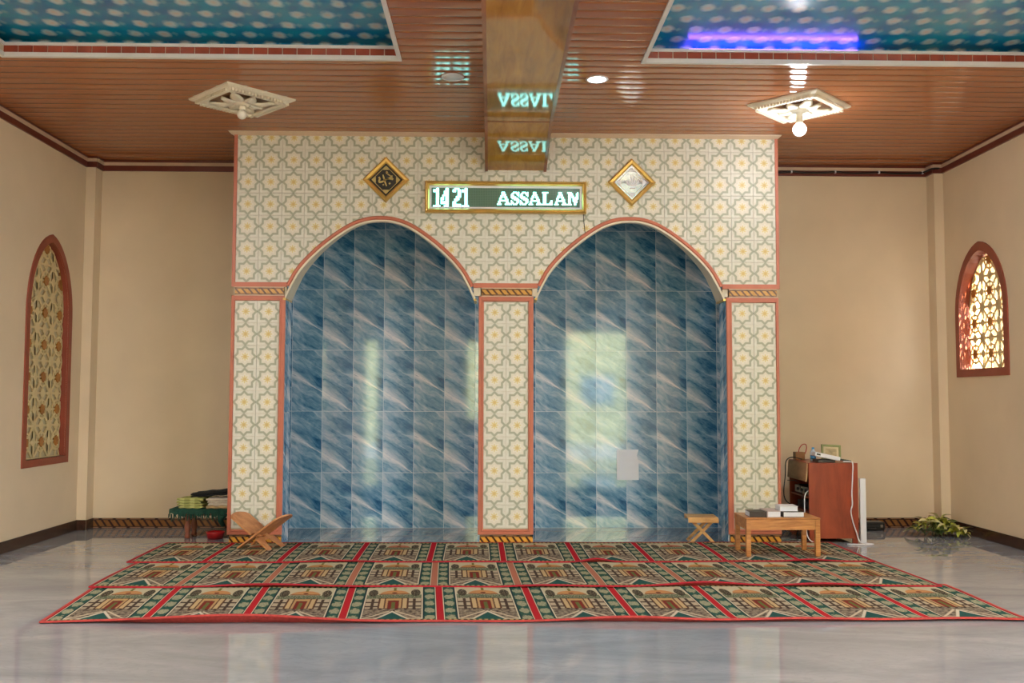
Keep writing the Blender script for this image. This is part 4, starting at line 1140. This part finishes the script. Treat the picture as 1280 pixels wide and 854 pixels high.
# picture frame leaning on the wall side of the top
Mp = Matrix.Translation((3.735, 10.5, kz + 0.002)) @ Matrix.Rotation(R(3), 4, 'Y') @ Matrix.Rotation(R(-10), 4, 'X')
pf = thing('picture_frame', 'small olive green picture frame standing on the cabinet', 'picture frame', (3.735, 10.5, kz))
OLIVE = plain('olive_frame', (120, 128, 70), 0.4, var=0.08)
mb = MB(); W2, H2, f2 = 0.108, 0.165, 0.022
for a, b, c, d in ((-W2, W2, 0, f2), (-W2, W2, H2 - f2, H2), (-W2, -W2 + f2, f2, H2 - f2), (W2 - f2, W2, f2, H2 - f2)): mb.box(a, b, -0.008, 0.008, c, d, M=Mp)
mb.build('frame', OLIVE, pf, merge=False)
MB().box(-W2 + f2, W2 - f2, 0.0, 0.006, f2, H2 - f2, M=Mp).build('mat_board', plain('cream_mat', (206, 190, 150), 0.6), pf)
MB().box(-W2 + f2 + 0.025, W2 - f2 - 0.025, -0.002, 0.0, f2 + 0.02, H2 - f2 - 0.02, M=Mp).build('picture', plain('tan_picture', (184, 166, 124), 0.6, var=0.15, scale=30), pf)
# cables
def cable(label, pts, r_, mat, name='cable'):
    return tag(MB().tube(catmull(pts, 6), r_, 6).build(name, mat), label, 'cable')
cable('black cable looping down the open front of the red cabinet', [(3.40, 10.45, kz + 0.01), (3.30, 10.5, kz + 0.03), (3.24, 10.52, kz - 0.02), (3.225, 10.5, 0.66), (3.20, 10.48, 0.5), (3.21, 10.46, 0.40), (3.28, 10.44, 0.345), (3.36, 10.42, 0.35)], 0.006, BLACK)
cable('thin dark cable crossing in front of the cabinet shelf', [(3.20, 10.35, 0.62), (3.30, 10.3, 0.605), (3.31, 10.2, 0.45), (3.26, 10.25, 0.3), (3.3, 10.2, 0.2), (3.28, 10.2, 0.03)], 0.004, DARK)
cable('white cable hanging out of the electronics shelf to the floor', [(3.38, 10.1, 0.56), (3.30, 10.06, 0.5), (3.285, 10.05, 0.38), (3.29, 10.04, 0.2), (3.30, 10.0, 0.06), (3.36, 9.95, 0.008), (3.48, 9.93, 0.008)], 0.006, WHITEP)
cable('white flex running down the red side panel to the floor', [(3.70, 10.05, kz + 0.012), (3.77, 10.03, kz + 0.012), (3.782, 9.993, kz - 0.01), (3.775, 9.99, 0.68), (3.765, 9.99, 0.52), (3.768, 9.99, 0.40), (3.752, 9.99, 0.33), (3.77, 9.988, 0.22), (3.80, 9.98, 0.12), (3.83, 9.97, 0.02), (3.88, 9.93, 0.008), (3.93, 9.86, 0.008), (3.84, 9.83, 0.008), (3.66, 9.86, 0.008)], 0.0065, WHITEP)
cable('pale tangle of cable lying on the floor beside the table', [(3.05, 10.15, 0.008), (3.2, 10.05, 0.008), (3.34, 10.1, 0.012), (3.2, 10.2, 0.008), (3.08, 10.08, 0.012), (3.25, 9.95, 0.008), (3.45, 9.92, 0.008), (3.3, 9.9, 0.012)], 0.006, STEEL)
cable('black cord trailing over the floor under the cabinet shelf', [(3.02, 9.99, 0.008), (3.12, 10.02, 0.008), (3.22, 10.1, 0.008), (3.27, 10.25, 0.02), (3.29, 10.3, 0.12)], 0.005, BLACK)
MBp = MB().box(3.862, 3.925, 10.02, 10.05, 0.001, 0.665, ch=0.003)
wp = tag(MBp.build('white_board', WHITEP, loc=(3.89, 10.03, 0)), 'narrow white board standing upright beside the red cabinet', 'board')
# black case by the back wall
bc = thing('black_case', 'flat black case lying on the floor by the back skirting', 'case', (4.33, 10.98, 0))
MB().box(4.18, 4.485, 10.9, 11.08, 0.004, 0.098, ch=0.012).build('case_body', BLACK, bc)
MB().box(4.176, 4.489, 10.896, 11.084, 0.05, 0.056).build('lid_seam', DARK, bc)
MB().tube(catmull([(4.29, 10.898, 0.03), (4.30, 10.88, 0.03), (4.36, 10.88, 0.03), (4.37, 10.898, 0.03)], 4), 0.006, 6).build('handle', DARK, bc)
for a in (4.22, 4.43): MB().box(a, a + 0.025, 10.892, 10.9, 0.04, 0.07).build('latch', STEEL, bc)

# leafy bunch in the right corner
LEAF = [plain('dark_leaf', (74, 92, 36), 0.4, var=0.25, scale=20), plain('yellow_green_leaf', (172, 176, 70), 0.4, var=0.15, scale=20), plain('cream_leaf', (206, 196, 140), 0.4, var=0.1, scale=20)]
gp = local('leaf_bunch', 'bunch of variegated green and yellow leaves on the corner floor', 'plant', (4.90, 10.50, 0))
rnd = random.Random(21)
def leaf_mesh(ln, wd, curl):
    mb = MB(); L1, L2 = [], []
    for i in range(6):
        f = i / 5; hw = wd * math.sin(math.pi * min(0.98, 0.06 + 0.92 * f)) ; z_ = curl * f * (1 - f) * 2
        L1.append(Vector((ln * f, -hw, z_ + hw * 0.35))); L2.append((Vector((ln * f, 0, z_)), Vector((ln * f, hw, z_ + hw * 0.35))))
    for i in range(5):
        mb.face([L1[i], L1[i + 1], L2[i + 1][0], L2[i][0]], None, 0, True); mb.face([L2[i][0], L2[i + 1][0], L2[i + 1][1], L2[i][1]], None, 0, True)
    return mb
lm = [[leaf_mesh(0.12 + 0.02 * k, 0.024 + 0.004 * k, 0.06).mesh('leaf', LEAF[c]) for k in range(3)] for c in range(3)]
for k in range(110):
    x = rnd.uniform(-0.22, 0.26); y_ = rnd.gauss(0, 0.07) - 0.1 * x; hgt = 0.21 * max(0.15, 1 - abs(x + 0.02) / 0.3)
    c = 0 if rnd.random() < 0.4 else (1 if rnd.random() < 0.6 else 2)
    o = bpy.data.objects.new('leaf', lm[c][rnd.randrange(3)]); C.objects.link(o); o.parent = gp
    o.location = (x, y_, rnd.uniform(0.012, hgt)); o.rotation_euler = (rnd.uniform(-.5, .5), rnd.uniform(-0.7, 0.15), rnd.uniform(0, 6.28))
for k in range(9):
    a = rnd.uniform(0, 6.28); x = rnd.uniform(-0.15, 0.15)
    MB().tube([(x, 0, 0.01), (x + 0.05 * math.cos(a), 0.04 * math.sin(a), 0.08), (x + 0.10 * math.cos(a), 0.08 * math.sin(a), 0.15)], 0.004, 5).build('stem', LEAF[0], gp)
MB().tube(catmull([(-0.08, 0.1, 0.03), (-0.05, 0.16, 0.12), (0.0, 0.2, 0.2)], 4), 0.006, 5).build('stem', LEGW, gp)

# bench with green fringed cloth, left recess
bn = thing('side_bench', 'small red wood bench under a green fringed cloth, left recess', 'bench', (-3.04, 10.42, 0))
BZ = 0.315
MB().box(-3.36, -2.72, 10.28, 10.66, BZ - 0.03, BZ, ch=0.004).build('bench_top', LEGW, bn)
def turned(cx, cy): return MB().lathe([(0.028, 0.001), (0.032, 0.02), (0.022, 0.05), (0.03, 0.09), (0.034, 0.12), (0.022, 0.17), (0.03, 0.21), (0.024, 0.24), (0.03, BZ - 0.03)], (cx, cy, 0), 12)
for cx, cy in ((-3.235, 10.37), (-3.235, 10.6), (-2.762, 10.37), (-2.762, 10.6)): turned(cx, cy).build('leg', LEGW, bn)
MB().box(-3.22, -2.78, 10.36, 10.38, BZ - 0.075, BZ - 0.03).build('apron', LEGW, bn)
GRN = plain('dark_green_cloth', (14, 62, 48), 0.9, var=0.2, scale=30)
tc = tag(MB().build('fringed_cloth', GRN, loc=(-2.95, 10.42, BZ)) if False else None or bpy.data.objects.new('fringed_cloth', None), 'dark green fringed cloth draped over the side bench', 'cloth')
C.objects.link(tc); tc.location = (-2.95, 10.42, BZ); ORG[tc.name] = Vector((-2.95, 10.42, BZ))
mb = MB(); rr = []
for k in range(41):
    x = -3.40 + 0.69 * k / 40; sag = 0.012 * math.sin(k * 1.3) + 0.01 * math.sin(k * 0.6)
    yf = 10.262 + 0.006 * math.sin(k * 1.1)
    rr.append([(x, yf, BZ - 0.055 + sag), (x, yf, BZ - 0.01), (x, 10.275, BZ + 0.006), (x, 10.66, BZ + 0.006), (x, 10.66, BZ + 0.001), (x, 10.278, BZ + 0.001), (x, yf + 0.006, BZ - 0.012), (x, yf + 0.006, BZ - 0.055 + sag)])
mb.rings(rr, smooth=False).build('cloth_panel', GRN, tc)
rnd = random.Random(4)
for k in range(30):
    x = -3.395 + 0.675 * k / 29 + rnd.uniform(-.006, .006); l_ = rnd.uniform(0.03, 0.075) * (1.6 if k in (1, 2, 24, 25) else 1)
    MB().tube([(x, 10.265, BZ - 0.045), (x + rnd.uniform(-.005, .005), 10.262, BZ - 0.05 - l_ * .5), (x + rnd.uniform(-.01, .01), 10.262, BZ - 0.05 - l_)], [0.009, 0.008, 0.004], 5).build('tassel', GRN, tc)
MB().tube([(-2.85, 10.262, BZ - 0.05), (-2.86, 10.27, 0.2), (-2.84, 10.3, 0.14)], [0.05, 0.03, 0.02], 8).build('hanging_fold', GRN, tc)
def folded(name, label, mats, cx, cy, z, w_, d, layers, seed, group='folded cloths on the side bench', tilt=0.0):
    rnd = random.Random(seed); t = local(name, label, 'cloth', (cx, cy, z), rnd.uniform(-.1, .1), group); t.rotation_euler.y = tilt
    zz = 0.002
    for k in range(layers):
        h = rnd.uniform(0.018, 0.03); dx = rnd.uniform(-0.02, 0.02); W_ = w_ * rnd.uniform(0.9, 1.0); bm = bmesh.new()
        bmesh.ops.create_grid(bm, x_segments=14, y_segments=8, size=0.5)
        ext = bmesh.ops.extrude_face_region(bm, geom=list(bm.faces))
        for q in [e for e in ext['geom'] if isinstance(e, bmesh.types.BMVert)]: q.co.z += 1.0
        for q in bm.verts:
            e = 1 - (abs(q.co.x) * 2) ** 6 * 0.45
            q.co = Vector((q.co.x * W_ + dx, q.co.y * d, zz + h * (0.5 + (q.co.z - 0.5) * e) + 0.004 * math.sin(q.co.x * 17 + k) * math.sin(q.co.y * 9)))
        mb = MB(); mb.addbm(bm, 0, smooth=True); o = mb.build('fold', mats[k % len(mats)], t); zz += h
    return t
M = Mat('green_plaid', rough=0.9); x, y, z = M.gen()
pl1 = (x * 9.0).frac().within(0.3, 0.75, 0.1); pl2 = (y * 9.0).frac().within(0.3, 0.75, 0.1)
M.set('Base Color', colmix(M.t, (pl1 + pl2) * 0.5, lin(112, 118, 40), lin(178, 178, 110))); PLAID = M.m
BLKC = plain('black_cloth', (20, 19, 21), 0.85, var=0.25, scale=20); WHC = plain('white_cloth', (206, 194, 176), 0.85, var=0.08, scale=20); TANC = plain('tan_cloth', (176, 150, 112), 0.85, var=0.15, scale=20)
folded('plaid_sarong', 'green plaid cloth folded on the left end of the bench', [PLAID], -3.18, 10.42, BZ + 0.008, 0.28, 0.28, 4, 1)
folded('white_garment', 'white cloth folded in front of the black clothes', [TANC, WHC, WHC, WHC], -2.88, 10.40, BZ + 0.008, 0.28, 0.26, 4, 2)
folded('black_garment', 'black clothes lying folded on top of the bench pile', [BLKC], -2.975, 10.50, BZ + 0.128, 0.48, 0.24, 2, 3, tilt=R(-5))
rb = thing('red_tub', 'red plastic tub on the floor under the bench', 'tub', (-2.93, 10.34, 0))
MB().lathe([(0.080, 0.001), (0.092, 0.06), (0.098, 0.075), (0.091, 0.075), (0.082, 0.03), (0.001, 0.02)], (-2.93, 10.34, 0), 20).build('tub_body', RED, rb)
